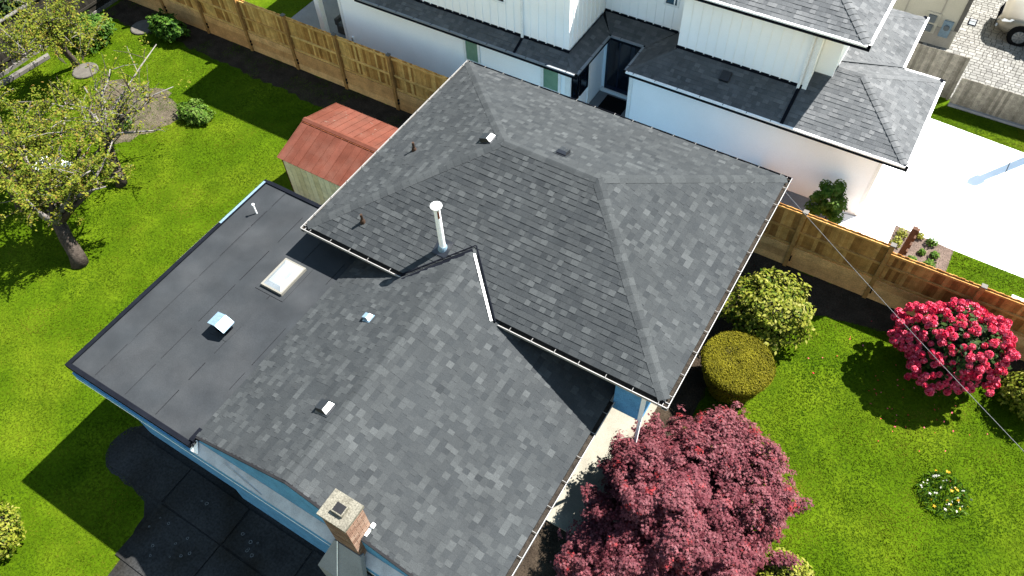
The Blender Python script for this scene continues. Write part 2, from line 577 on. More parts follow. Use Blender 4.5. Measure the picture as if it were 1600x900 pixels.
def unit_vec(r):
    v = r.normal(size=3)
    return v / np.linalg.norm(v)


def shrub(name, label, cat, c, rad, m, n, size, parent_core=m_core, tone=(0.5, 0.25), shape=None, seed=1,
          lowcut=-0.45, stems=4, core=0.74, amp=0.16, freq=5.0, **kw):
    """shrub: leaves spread through the outer layer of a lumpy body; c is the centre, the foot is on the ground below it"""
    gz = c[3] if len(c) > 3 else 0
    t = thing(name, label, cat, (c[0], c[1], gz))
    r = np.random.default_rng(seed)
    rad = np.array(rad, float)
    d = unit_dirs(int(n * 1.6))
    d = d[d[:, 2] > lowcut][:n]
    ln = lump_noise(d, freq, seed)
    depth = r.random(len(d)) ** 1.7 * 0.34
    C = d * rad * (1 + amp * ln - depth + r.normal(size=len(d)) * 0.03)[:, None]
    C[:, 2] = np.maximum(C[:, 2] + c[2] - gz, 0.02)
    Nn = d * .9 + np.array([0, 0, .6]) + r.normal(size=(len(d), 3)) * .5
    T = tone[0] + .10 * ln + r.normal(size=len(d)) * tone[1]
    foliage("foliage", C, Nn, size * r.uniform(0.7, 1.35, len(C)), T, m, t, shape)
    blob("twig_mass", (0, 0, c[2] - gz), rad * core * .92, parent_core, t, seed)
    for s in range(stems):
        an = 6.28 * s / stems + 0.4
        MB().tube([(0.08 * rad[0] * math.cos(an), 0.08 * rad[1] * math.sin(an), -0.02), (0.3 * rad[0] * math.cos(an), 0.3 * rad[1] * math.sin(an), (c[2] - gz) * 0.7),
                   (0.5 * rad[0] * math.cos(an), 0.5 * rad[1] * math.sin(an), c[2] - gz + 0.3 * rad[2])], [0.03, 0.022, 0.01], 6).build("stem", m_bark, t)
    return t


# ================================================================== THE SETTING
def sheet(name, poly, z, m, ragged=0.0, step=0.25):
    pts = []
    for i in range(len(poly)):
        a, b = Vector(poly[i]), Vector(poly[(i + 1) % len(poly)])
        k = max(1, int((b - a).length / step)) if ragged else 1
        for j in range(k):
            q = a + (b - a) * (j / k)
            if ragged:
                q = q + Vector((random.uniform(-ragged, ragged), random.uniform(-ragged, ragged)))
            pts.append((q.x, q.y, z))
    return struct(obj(name, pts, [tuple(range(len(pts)))], m))


NG = 0.6                                   # level of the neighbouring plot behind the fence
YF = 8.92                                  # line of the long timber fence
sheet("lawn", [(-150, -150), (150, -150), (150, YF + 0.05), (-150, YF + 0.05)], 0.0, m_lawn_soil)
sheet("neighbour_ground", [(-150, YF + 0.05), (150, YF + 0.05), (150, 200), (-150, 200)], NG - 0.012, m_lawn_soil)
sheet("soil_bed", [(-19.2, 8.9), (-19.0, 7.5), (-15.0, 7.75), (-11.5, 7.6), (-7.0, 7.5), (-2.0, 7.45), (1.0, 7.5), (1.0, 8.9)], 0.006, m_soil, 0.12)
sheet("soil_bed", [(7.85, 8.9), (7.85, -7.5), (10.4, -7.5), (10.1, 1.6), (10.2, 3.0), (9.9, 5.0), (11.7, 7.4), (13.6, 7.9), (17.0, 7.9), (21, 7.9), (21, 8.9)], 0.006, m_soil, 0.1)
sheet("dry_bed", [(-15.6, 4.7), (-13.7, 5.2), (-12.4, 5.15), (-11.2, 4.6), (-11.6, 3.2), (-12.0, 2.3), (-13.8, 2.0), (-14.6, 3.2)], 0.006, m_drybed, 0.16)
sheet("side_path", [(-9.2, YF + 0.06), (11.3, YF + 0.06), (11.3, 14.0), (-9.2, 14.0)], NG - 0.008, m_sideyard)
sheet("driveway", [(11.3, YF + 0.06), (24, YF + 0.06), (24, 16.1), (12.7, 17.0), (11.3, 17.3)], NG - 0.004, m_concrete)
for (a, b) in (((11.3, 13.9), (24, 13.4)), ((15.2, 11.4), (15.5, 16.7)), ((11.4, 11.2), (13.0, 11.5)), ((19.0, 11.2), (19.3, 16.4))):
    dd = (Vector(b) - Vector(a)).normalized() * .012
    struct(MB().add([(a[0] - dd.y, a[1] + dd.x, NG), (a[0] + dd.y, a[1] - dd.x, NG), (b[0] + dd.y, b[1] - dd.x, NG), (b[0] - dd.y, b[1] + dd.x, NG)], [(0, 1, 2, 3)]).build("control_joint", m_joint))
sheet("mulch_bed", [(12.98, YF + 0.06), (14.72, YF + 0.06), (14.76, 11.36), (13.0, 11.52)], NG, m_mulch)
sheet("front_lawn", [(14.72, YF + 0.06), (24, YF + 0.06), (24, 11.0), (14.76, 11.36)], NG, m_lawn_soil)
sheet("paver_bed", [(11.0, 18.35), (30, 18.1), (30, 40), (11.0, 40)], NG - 0.03 + 0.03, m_joint)
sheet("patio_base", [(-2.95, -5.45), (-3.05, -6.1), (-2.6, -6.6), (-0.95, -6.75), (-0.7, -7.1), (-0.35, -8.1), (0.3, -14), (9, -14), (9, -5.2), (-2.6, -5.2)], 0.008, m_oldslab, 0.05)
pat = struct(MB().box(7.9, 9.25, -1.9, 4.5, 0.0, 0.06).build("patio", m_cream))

# old patio slabs beside the house, in its shade
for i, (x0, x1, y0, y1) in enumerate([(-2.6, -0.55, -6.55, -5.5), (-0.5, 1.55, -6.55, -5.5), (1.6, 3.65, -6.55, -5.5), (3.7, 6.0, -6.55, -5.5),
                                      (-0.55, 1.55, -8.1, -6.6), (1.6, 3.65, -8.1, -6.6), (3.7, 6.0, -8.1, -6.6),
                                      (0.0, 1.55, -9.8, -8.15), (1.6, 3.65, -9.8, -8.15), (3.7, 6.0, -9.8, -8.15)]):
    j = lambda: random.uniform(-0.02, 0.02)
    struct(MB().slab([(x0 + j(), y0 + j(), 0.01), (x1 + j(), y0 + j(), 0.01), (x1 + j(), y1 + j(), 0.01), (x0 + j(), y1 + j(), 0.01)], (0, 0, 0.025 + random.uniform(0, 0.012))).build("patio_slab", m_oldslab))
lm = MB()
for k in range(34):
    cx, cy = random.choice([(-0.1, -7.0), (0.1, -7.4), (1.4, -7.6), (1.7, -7.5), (0.9, -6.9), (2.2, -6.2), (0.4, -6.0), (2.9, -7.2)])
    cx += random.gauss(0, 0.3)
    cy += random.gauss(0, 0.2)
    r = random.uniform(0.015, 0.05)
    nn = 12
    ro, ri = [], []
    for q in range(nn):
        t = 6.283 * q / nn
        w = random.uniform(0.85, 1.15)
        ro.append((cx + r * w * math.cos(t), cy + r * w * math.sin(t), 0.051))
        ri.append((cx + r * 0.6 * w * math.cos(t), cy + r * 0.6 * w * math.sin(t), 0.051))
    lm.add(ro + ri, [(q, (q + 1) % nn, nn + (q + 1) % nn, nn + q) for q in range(nn)])
o = lm.build("lichen_spots", m_lichen)
o["kind"] = "stuff"
o["label"] = "pale lichen rings on the dark patio slabs"
o["category"] = "lichen"

# pavers of the far driveway
pm = MB()
y = 18.4
while y < 27.5:
    x = 11.6 - random.random() * 0.2
    d = random.choice((0.14, 0.17, 0.2))
    while x < 18.5:
        w = random.choice((0.14, 0.18, 0.22, 0.27))
        z = NG + 0.012 + random.uniform(0, 0.006)
        g = 0.012
        pm.add([(x + g, y + g, NG), (x + w - g, y + g, NG), (x + w - g, y + d - g, NG), (x + g, y + d - g, NG),
                (x + g, y + g, z), (x + w - g, y + g, z), (x + w - g, y + d - g, z), (x + g, y + d - g, z)],
               [(4, 5, 6, 7), (0, 1, 5, 4), (1, 2, 6, 5), (2, 3, 7, 6), (3, 0, 4, 7)], random.random())
        x += w
    y += d
o = pm.build("pavers", m_paver, stuff=True)
o["label"] = "pale rectangular pavers of the far driveway around the parked car"
o["category"] = "pavers"

# ================================================================== THE HOUSE
K = 0.395
L = 7.66
EZ = 4.55
house = thing("house", "single storey blue house with charcoal shingled hip roof, gabled wing and flat roof", "house", (5, 2, 0))


def hpart(name, mb, m, parent=house, **kw):
    o = mb.build(name, m, parent, **kw)
    if parent is house:
        o.matrix_parent_inverse = Matrix.Translation((-5, -2, 0))
    return o


cs = math.sqrt(1 + K * K)
g0 = 0.11                                   # shingles end behind the gutter lip
RX0, RX1, RY = 3.72, 6.28, L / 2
RZ = EZ + K * RY
roof = hpart("hip_roof", MB().slab([(g0, g0, EZ + K * g0), (10 - g0, g0, EZ + K * g0), (RX1, RY, RZ), (RX0, RY, RZ)], (0, 0, -0.07))
             .slab([(10 - g0, g0, EZ + K * g0), (10 - g0, L - g0, EZ + K * g0), (RX1, RY, RZ)], (0, 0, -0.07))
             .slab([(g0, L - g0, EZ + K * g0), (g0, g0, EZ + K * g0), (RX0, RY, RZ)], (0, 0, -0.07))
             .slab([(10 - g0, L - g0, EZ + K * g0), (g0, L - g0, EZ + K * g0), (RX0, RY, RZ), (RX1, RY, RZ)], (0, 0, -0.07)), m_deck)
for v in roof.data.vertices:
    v.co.z -= 0.012
roof.matrix_parent_inverse = Matrix.Translation((-5, -2, 0))
# front slope (two convex pieces either side of the wing's valley), right, back, left
XR, XRZ, VY = 4.43, 5.06, 1.30              # ridge of the wing, where it dies into the front slope
S = lambda y: y * cs                        # horizontal run -> slope length
k1 = RY / RX0
shingles((0, 0, EZ), (1, 0, 0), (0, 1, K), [
    [(g0, S(g0)), (XR - VY + g0 - 0.02, S(g0)), (XR, S(VY + 0.02)), (XR, S(RY)), (RX0, S(RY))],
    [(XR, S(VY + 0.02)), (XR + VY - g0 + 0.02, S(g0)), (10 - g0, S(g0)), (RX1, S(RY)), (XR, S(RY))]])
kx = (RZ - EZ) / RX0
csx = math.sqrt(1 + kx * kx)
shingles((10, 0, EZ), (0, 1, 0), (-1, 0, kx), [[(g0, g0 * csx), (L - g0, g0 * csx), (RY, RX0 * csx)]])
shingles((10, L, EZ), (-1, 0, 0), (0, -1, K), [[(g0, S(g0)), (10 - g0, S(g0)), (10 - RX0, S(RY)), (10 - RX1, S(RY))]])
shingles((0, L, EZ), (0, -1, 0), (1, 0, kx), [[(g0, g0 * csx), (L - g0, g0 * csx), (L - RY, RX0 * csx)]])
# gabled wing
EX, YG = 8.66, -5.36                        # eave of the wing, its gable end
wing = hpart("wing_roof", MB().slab([(1.40, YG, XRZ - K * (XR - 1.40)), (XR, YG, XRZ), (XR, VY, XRZ), (3.1, 0.0, XRZ - K * 1.33), (1.40, 0.75, XRZ - K * (XR - 1.40))], (0, 0, -0.07))
             .slab([(XR, YG, XRZ), (EX, YG, XRZ - K * (EX - XR)), (EX, 0.9, XRZ - K * (EX - XR)), (XR + VY, 0.5, XRZ - K * VY), (XR, VY, XRZ)], (0, 0, -0.07)), m_deck)
for v in wing.data.vertices:
    v.co.z -= 0.014
EZW = XRZ - K * (EX - XR)
JZ = XRZ - K * (XR - 1.40)
# left slope: u runs towards -y
wl = (XR - 1.40) * cs
shingles((1.40, 1.3, JZ), (0, -1, 0), (1, 0, K), [[(0.55, 0), (1.3 - YG, 0), (1.3 - YG, (3.13 - 1.40) * cs), (0.55, (3.13 - 1.40) * cs)],
    [(1.3, (3.13 - 1.40) * cs), (1.3 - YG, (3.13 - 1.40) * cs), (1.3 - YG, wl), (0.0, wl)]])
wr = (EX - XR) * cs
shingles((EX, YG, EZW), (0, 1, 0), (-1, 0, K), [[(0, 0), (0.9 - YG, 0), (0.9 - YG, (EX - XR - VY) * cs), (0, (EX - XR - VY) * cs)],
    [(0, (EX - XR - VY) * cs), (0.0 - YG, (EX - XR - VY) * cs), (VY - YG, wr), (0, wr)]])
tabs_build(roof, m_shingle)

nF, nB, nR, nL = Vector((0, -K, 1)), Vector((0, K, 1)), Vector((kx, 0, 1)), Vector((-kx, 0, 1))
apexL, apexR = (RX0, RY, RZ), (RX1, RY, RZ)
e_ = EZ + K * 0.14
caps((0.14, 0.14, e_), apexL, nF, nL, roof, m_shingle)
caps((9.86, 0.14, e_), apexR, nF, nR, roof, m_shingle, lo=0.45, hi=0.9)
caps((0.14, L - 0.14, e_), apexL, nB, nL, roof, m_shingle)
caps((9.86, L - 0.14, e_), apexR, nB, nR, roof, m_shingle)
caps(apexL, apexR, nF, nB, roof, m_shingle, "ridge_cap")
wF, wB = Vector((-K, 0, 1)), Vector((K, 0, 1))
caps((XR, YG, XRZ), (XR, VY + 0.02, XRZ), wF, wB, wing, m_shingle, "ridge_cap", half=0.13, lift=0.016)

# valley: the main roof stands proud of the wing, white flashing on the sunny side, shade of the step coloured black
va, vl, vr = Vector((XR, VY + 0.05, EZ + K * (VY + 0.05) + 0.02)), Vector((XR - VY - 0.02, 0.03, EZ + 0.05)), Vector((XR + VY + 0.02, 0.03, EZ + 0.05))
hpart("valley_edge_shade", MB().slab([va, vl, vl + Vector((0.02, -0.03, -0.10)), va + Vector((0.02, -0.05, -0.10))], Vector((-0.02, 0.02, 0.0)))
      .slab([va, vr, vr + Vector((-0.02, -0.03, -0.10)), va + Vector((-0.02, -0.05, -0.10))], Vector((0.02, 0.02, 0.0))), m_black)
f0, f1 = Vector((XR + 0.10, VY - 0.13, XRZ - K * 0.10 + 0.035)), Vector((XR + VY - 0.04, 0.02, XRZ - K * (VY - 0.04) + 0.035))
hpart("valley_flashing_and_shade", MB().slab([f0, f1, f1 + Vector((-0.035, -0.035, 0.012)), f0 + Vector((-0.035, -0.035, 0.012))], (0, 0, -0.02)), m_flash)
f0, f1 = Vector((XR - 0.04, VY - 0.05, XRZ + 0.02)), Vector((XR - VY + 0.04, -0.02, XRZ - K * (VY - 0.04) + 0.02))
hpart("valley_flashing_and_shade", MB().slab([f0, f1, f1 + Vector((0.07, -0.07, 0.0)), f0 + Vector((0.07, -0.07, 0.0))], (0, 0, -0.02)), m_black)  # black strip: shade along the left valley put into the colour


def gutter(a, b, outw, parent, bracket=0.62, first=0.3, lipm=m_gutter, body=None):
    """open trough from a to b; a,b lie on the outer lip; outw points away from the house"""
    a, b, o_ = Vector(a), Vector(b), Vector(outw).normalized()
    d = (b - a).normalized()
    zz = Vector((0, 0, 1))

    def prof(p, pts):
        return [p + o_ * q[0] + zz * q[1] for q in pts]
    outer = [(0.0, 0.0), (0.0, 0.006), (-0.016, 0.006), (-0.016, -0.006), (-0.010, -0.006), (-0.010, -0.03), (-0.03, -0.10), (-0.125, -0.10), (-0.125, 0.0), (-0.135, 0.0), (-0.135, -0.112), (-0.022, -0.112), (0.0, -0.03)]
    mbb = MB()
    A, B = prof(a, outer), prof(b, outer)
    n = len(outer)
    mbb.add(A + B, [(i, (i + 1) % n, n + (i + 1) % n, n + i) for i in range(n)] + [tuple(range(n)), tuple(range(n, 2 * n))[::-1]])
    g = mbb.build("gutter", body or lipm, parent)
    dirt = [(-0.012, -0.04), (-0.124, -0.035), (-0.124, -0.09), (-0.03, -0.09)]
    A, B = prof(a, dirt), prof(b, dirt)
    MB().add(A + B, [(0, 1, 5, 4), (1, 2, 6, 5), (2, 3, 7, 6), (3, 0, 4, 7), (0, 3, 2, 1), (4, 5, 6, 7)]).build("leaf_litter", m_gutter_in, g)
    t = first
    ln = (b - a).length
    me = None
    while t < ln - 0.05:
        if me is None:
            bb = MB()
            h = d * 0.007
            bb.slab([o_ * 0.003 - h + zz * 0.008, o_ * 0.003 + h + zz * 0.008, o_ * -0.12 + h + zz * 0.018, o_ * -0.12 - h + zz * 0.018], (0, 0, 0.008))
            q = bb.build("bracket", m_clip, g)
            me = q.data
        else:
            q = link("bracket", me, g)
        q.location = a + d * t
        t += bracket * random.uniform(0.9, 1.08)
    return g


gut = []
GZ = EZ
gutter((0, 0, GZ), (3.12, 0, GZ), (0, -1, 0), roof)
gutter((5.84, 0, GZ), (10, 0, GZ), (0, -1, 0), roof)
gutter((10, 0, GZ), (10, L, GZ), (1, 0, 0), roof)
gutter((10, L, GZ), (0, L, GZ), (0, 1, 0), roof, lipm=m_gutter, body=m_black)
gutter((0, L, GZ), (0, 0, GZ), (-1, 0, 0), roof)
gutter((EX + 0.12, YG, EZW - 0.03), (EX + 0.12, 0.2, EZW - 0.03), (1, 0, 0), wing)

# soffits, fascias and walls
hpart("fascia", MB().box(0.14, 3.0, 0.15, 0.18, EZ - 0.16, EZ - 0.02).box(5.9, 9.86, 0.15, 0.18, EZ - 0.16, EZ - 0.02)
      .box(0.15, 0.18, 0.19, L - 0.15, EZ - 0.16, EZ - 0.02).box(9.82, 9.85, 0.19, L - 0.15, EZ - 0.16, EZ - 0.02), m_white)
hpart("soffit", MB().box(0.2, 9.8, 0.2, L - 0.2, EZ - 0.18, EZ - 0.15), m_white)
hpart("wall", MB().box(0.6, 9.44, 0.95, 7.2, 3.0, EZ - 0.19).box(8.72, 9.44, 0.26, 0.949, 3.0, EZ - 0.19).box(0.8, 7.9, 1.2, 6.9, 0, 2.999), m_blue)
hpart("wing_wall", MB().box(1.2, 8.2, -5.40 + 0.02, 1.19, 0, 3.35).slab([(1.55, -5.38, 3.35), (8.2, -5.38, 3.35), (8.2, -5.38, XRZ - K * (8.2 - XR) - 0.13), (XR, -5.38, XRZ - 0.13), (1.55, -5.38, XRZ - K * (XR - 1.55) - 0.13)], (0, 5.0, 0)), m_blue)
hpart("flat_wing_wall", MB().box(-2.3, 1.19, -5.3, 1.0, 0, 3.62), m_blue)
# corner boards and siding laps on the wall beside the patio
hpart("corner_board", MB().box(9.36, 9.46, 0.23, 0.258, 3.0, EZ - 0.19), m_white)
for i in range(6):
    z = 3.01 + i * 0.2
    hpart("siding_board", MB().slab([(8.73, 0.235, z), (9.355, 0.235, z), (9.355, 0.25, z + 0.195), (8.73, 0.25, z + 0.195)], (0, 0.012, 0)), m_blue)
hpart("porch_post", MB().box(9.375, 9.44, 0.27, 0.335, 0.02, 2.999), m_white)

# gable face: blue boards, barge trim, metal ledge
zb = 3.72
gy = -5.40
n_b = 7
for i in range(n_b):
    z0, z1 = zb + i * 0.19, zb + (i + 1) * 0.19 - 0.004
    top = XRZ - 0.05
    x0 = max(1.5, XR - (top - z0) / K) if z0 < top else None
    if x0 is None:
        break
    xa, xb = XR - (top - z0) / K, XR + (top - z0) / K
    xc, xd = XR - max(0, top - z1) / K, XR + max(0, top - z1) / K
    xa, xc = max(xa, 1.45), max(xc, 1.45)
    xb, xd = min(xb, 7.8), min(xd, 7.8)
    hpart("siding_board", MB().slab([(xa, gy - 0.012, z0), (xb, gy - 0.012, z0), (xd, gy, min(z1, top)), (xc, gy, min(z1, top))], (0, 0.018, 0)), m_blue)
LZ = 3.60
ledge = hpart("ledge_roof", MB().slab([(1.45, gy - 0.015, 3.74), (9.0, gy - 0.015, 3.74), (9.0, -5.64, LZ), (1.45, -5.64, LZ)], (0, 0, -0.02)), m_ledge)
hpart("fascia", MB().box(-2.50, 9.0, -5.645, -5.60, LZ - 0.25, LZ - 0.025), m_blue)
hpart("fascia", MB().box(-2.50, 9.0, -5.655, -5.648, LZ - 0.27, LZ - 0.235), m_white)
hpart("ledge_seam", MB().slab([(2.3, gy - 0.1, 3.712), (3.45, -5.60, 3.625), (3.46, -5.60, 3.625), (2.31, gy - 0.1, 3.712)], (0, 0, 0.012)), m_black)
hpart("rake_edge", MB().slab([(1.42, YG - 0.05, XRZ - K * (XR - 1.42) + 0.004), (XR, YG - 0.05, XRZ + 0.004), (XR, YG + 0.02, XRZ + 0.004), (1.42, YG + 0.02, XRZ - K * (XR - 1.42) + 0.004)], (0, 0, -0.05))
      .slab([(XR, YG - 0.05, XRZ + 0.004), (EX, YG - 0.05, EZW + 0.004), (EX, YG + 0.02, EZW + 0.004), (XR, YG + 0.02, XRZ + 0.004)], (0, 0, -0.05)), m_deck)

# flat roof: overlapped membrane sheets, black edge metal, white gutter pieces
FZ = 3.80
FX0, FX1, FY0, FY1 = -2.55, 1.46, -5.58, 1.28
flat = hpart("flat_roof", MB().box(FX0 + 0.02, FX1, FY0 + 0.02, FY1, FZ - 0.17, FZ - 0.02), m_membrane)
for (x0, x1) in ((-2.50, -1.75), (-1.77, -0.76), (-0.78, 0.23), (0.21, 1.22), (1.20, 1.50)):
    for (y0, y1) in (((FY0 + 0.05, -2.1), (-2.13, FY1 - 0.02)) if x0 > -2 and x0 < 1 else ((FY0 + 0.05, FY1 - 0.02),)):
        t = 0.004 * random.random()
        j = random.uniform(-0.006, 0.006)
        hpart("membrane_sheet", MB().slab([(x0 + j, y0, FZ - 0.02), (x1 + j, y0, FZ - 0.02), (x1 + j, y1, FZ - 0.02), (x0 + j, y1, FZ - 0.02)],
                                          (0, 0, 0.02 + t + 0.005 * (int((x0 + 3) * 2) % 2) + (0.003 if y0 < -3 else 0))), m_membrane, flat)
for w in MB, :
    hpart("edge_metal", w().box(FX0 - 0.04, FX0 + 0.07, FY0 - 0.04, FY1, FZ - 0.10, FZ + 0.05), m_black, flat)
    hpart("edge_metal", w().box(FX0 + 0.072, 1.42, FY0 - 0.04, FY0 + 0.07, FZ - 0.10, FZ + 0.05), m_black, flat)
    hpart("edge_metal", w().box(FX0 + 0.072, 0.3, FY1 - 0.09, FY1 + 0.02, FZ - 0.10, FZ + 0.045), m_black, flat)
    hpart("edge_metal", w().box(1.36, 1.47, -5.50, -5.18, FZ - 0.02, FZ + 0.09), m_black, flat)
hpart("edge_flashing", MB().box(FX0 - 0.02, FX0 + 0.05, -0.55, 1.2, FZ + 0.052, FZ + 0.062), m_metal, flat)
hpart("flat_fascia", MB().box(FX0 - 0.01, FX0 + 0.02, FY0 - 0.0, FY1, FZ - 0.33, FZ - 0.105), m_blue, flat)
hpart("flat_fascia", MB().box(FX0 + 0.025, 1.4, FY0 - 0.03, FY0 - 0.0, FZ - 0.19, FZ - 0.105), m_blue, flat)
hpart("gutter", MB().box(FX0 - 0.13, FX0 - 0.045, -2.05, -0.05, FZ - 0.12, FZ - 0.045), m_gutter, flat)
hpart("flashing_end", MB().slab([(1.40, -5.62, 3.62), (1.62, -5.60, 3.63), (1.50, -5.42, 3.80), (1.42, -5.42, 3.84)], (0, -0.02, 0.0)), m_flash, flat)

# skylight
m_skyframe = mat("skylight_frame", (0.33, 0.31, 0.26), 0.5, var=0.12)
sx0, sx1, sy0, sy1 = -0.17, 0.50, -1.54, -0.60
sk = hpart("skylight", MB().box(sx0, sx1, sy0, sy1, FZ, FZ + 0.10), m_skyframe, flat)
vv = [(sx0 + 0.05, sy0 + 0.05, FZ + 0.10), (sx1 - 0.05, sy0 + 0.05, FZ + 0.10), (sx1 - 0.05, sy1 - 0.05, FZ + 0.10), (sx0 + 0.05, sy1 - 0.05, FZ + 0.10),
      (sx0 + 0.14, sy0 + 0.16, FZ + 0.15), (sx1 - 0.14, sy0 + 0.16, FZ + 0.15), (sx1 - 0.14, sy1 - 0.16, FZ + 0.15), (sx0 + 0.14, sy1 - 0.16, FZ + 0.15)]
MB().add(vv, [(4, 5, 6, 7), (0, 1, 5, 4), (1, 2, 6, 5), (2, 3, 7, 6), (3, 0, 4, 7)]).build("dome", m_skylight, sk)
hpart("curb_flashing", MB().box(sx0 - 0.10, sx1 + 0.12, sy0 - 0.12, sy1 + 0.08, FZ, FZ + 0.016), m_membrane, flat)

# galvanised hooded vent on the flat roof
hv = lambda x, y, z: (-0.02 + (x + 0.02) * 1.35, -2.97 + (y + 2.965) * 1.35, FZ + (z - FZ) * 1.15)
gv = hpart("hooded_vent", MB().add([hv(*q) for q in ((-0.22, -3.10, 4.10), (-0.02, -3.10, 4.15), (0.14, -3.10, 4.03), (0.14, -2.83, 4.03), (-0.02, -2.83, 4.15), (-0.22, -2.83, 4.10),
                                    (-0.22, -3.10, 4.085), (-0.02, -3.10, 4.135), (0.14, -3.10, 4.00), (0.14, -2.83, 4.00), (-0.02, -2.83, 4.135), (-0.22, -2.83, 4.085))],
                                   [(0, 1, 4, 5), (1, 2, 3, 4), (7, 6, 11, 10), (8, 7, 10, 9), (0, 6, 7, 1), (1, 7, 8, 2), (2, 8, 9, 3), (3, 9, 10, 4), (4, 10, 11, 5), (5, 11, 6, 0)]), m_metal, flat)
MB().box(-0.20, 0.11, -3.10, -2.84, FZ, 4.05).build("vent_throat", m_black, gv)
MB().box(-0.30, 0.24, -3.22, -2.72, FZ, FZ + 0.014).build("base_flange", m_membrane, gv)
# tar seams where the membrane sheets lap
for x in (-1.77, -0.77, 0.22, 1.21):
    yy = FY0 + 0.15
    while yy < FY1 - 0.3:
        ln = random.uniform(.25, 1.3)
        if random.random() < .8:
            w = random.uniform(.003, .008)
            hpart("seam", MB().box(x - w + random.uniform(-.004, .004), x + w, yy, min(yy + ln, FY1 - .1), FZ + .008, FZ + .0145), m_seam, flat)
        yy += ln + random.uniform(.02, .35)
# small white vent pipe on the flat roof
hpart("vent_pipe", MB().tube([(-1.95, 0.22, FZ), (-1.95, 0.22, FZ + 0.36)], 0.021, 10).lathe((-1.95, 0.22, FZ + 0.34), [(0.03, 0), (0.04, 0.02), (0.02, 0.045)], 12), m_plastic_w, flat)

# low vents on the shingled slopes, white backs painted for the sunlit side
def slope_vent(name, org, u, up, size, m_top, m_side, parent, h=0.10, lip=None):
    org, u, up = Vector(org), Vector(u).normalized(), Vector(up).normalized()
    n = u.cross(up).normalized()
    w, l = size

    def q(a, b, c):
        return org + u * a + up * b + n * c
    fl = MB().slab([q(-w * .68, -l * .6, 0.012), q(w * .68, -l * .6, 0.012), q(w * .68, l * .75, 0.012), q(-w * .68, l * .75, 0.012)], n * 0.006).build("vent_flange", m_side, None)
    b = MB()
    b.add([q(-w * .5, -l * .5, 0.015), q(w * .5, -l * .5, 0.015), q(w * .5, l * .5, 0.015), q(-w * .5, l * .5, 0.015),
           q(-w * .44, -l * .5, h), q(w * .44, -l * .5, h), q(w * .40, l * .28, h * 0.9), q(-w * .40, l * .28, h * 0.9)],
          [(4, 5, 6, 7), (0, 1, 5, 4), (1, 2, 6, 5), (2, 3, 7, 6), (3, 0, 4, 7)])
    v = hpart(name, b, m_top, parent)
    fl.parent = v
    if lip:
        MB().slab([q(-w * .41, l * .30, h * 0.92), q(w * .41, l * .30, h * 0.92), q(w * .5, l * .56, 0.03), q(-w * .5, l * .56, 0.03)], n * 0.012).build("vent_back", lip, v)
    return v


v1 = slope_vent("box_vent", (3.22, 3.86, EZ + kx * 3.22), (0, -1, 0), (1, 0, kx), (0.26, 0.30), m_vent_black, m_vent_black, roof, 0.12, m_flash)
v2 = slope_vent("box_vent", (5.07, 4.36, EZ + K * (L - 4.36)), (-1, 0, 0), (0, -1, K), (0.27, 0.26), m_vent_black, m_vent_black, roof, 0.10, m_vent_black)
v3 = slope_vent("box_vent", (3.99, -3.70, XRZ - K * (XR - 3.99)), (0, -1, 0), (1, 0, K), (0.27, 0.30), m_vent_black, m_vent_black, wing, 0.12, m_flash)
v4 = slope_vent("metal_vent", (3.20, -1.33, XRZ - K * (XR - 3.20)), (0, -1, 0), (1, 0, K), (0.17, 0.17), m_metal, m_metal, wing, 0.11, m_flash)

# rusty plumbing pipes
for (x, y, z) in ((1.26, 3.28, EZ + kx * 1.26), (1.48, 0.76, EZ + K * 0.76)):
    v = hpart("plumbing_pipe", MB().tube([(x, y, z - 0.05), (x, y, z + 0.28)], [0.035, 0.033], 10).lathe((x, y, z), [(0.075, -0.02), (0.06, 0.06), (0.045, 0.10)], 12), m_rusty, roof)
# tall white flue with cap
fx, fy = 3.71, 1.0
fz = EZ + K * fy
fl = hpart("flue_pipe", MB().tube([(fx, fy, fz - 0.05), (fx, fy, fz + 1.40)], 0.075, 18), m_enamel, roof, smooth=False)
MB().lathe((fx, fy, fz + 1.40), [(0.08, -0.02), (0.12, 0.02), (0.135, 0.06), (0.135, 0.075), (0.08, 0.105), (0.02, 0.115)], 22).build("rain_cap", m_enamel, fl)
MB().lathe((fx, fy, fz), [(0.14, -0.06), (0.11, 0.05), (0.09, 0.10)], 18).build("storm_collar", m_metal, fl)
MB().slab([(fx - 0.2, fy - 0.2, fz - K * 0.2 + 0.018), (fx + 0.2, fy - 0.2, fz - K * 0.2 + 0.018), (fx + 0.2, fy + 0.2, fz + K * 0.2 + 0.018), (fx - 0.2, fy + 0.2, fz + K * 0.2 + 0.018)], (0, 0, 0.006)).build("pipe_flashing", m_vent_black, fl)
rr = MB()
for k in range(5):
    zz = fz + 1.36 - k * 0.05
    rr.slab([(fx + 0.05, fy - 0.062, zz), (fx + 0.075, fy - 0.025 + 0.004 * k, zz), (fx + 0.077, fy - 0.025, zz - 0.04), (fx + 0.055, fy - 0.06, zz - 0.05)], (0.003, -0.003, 0))
rr.build("rust_streak", m_rust, fl)

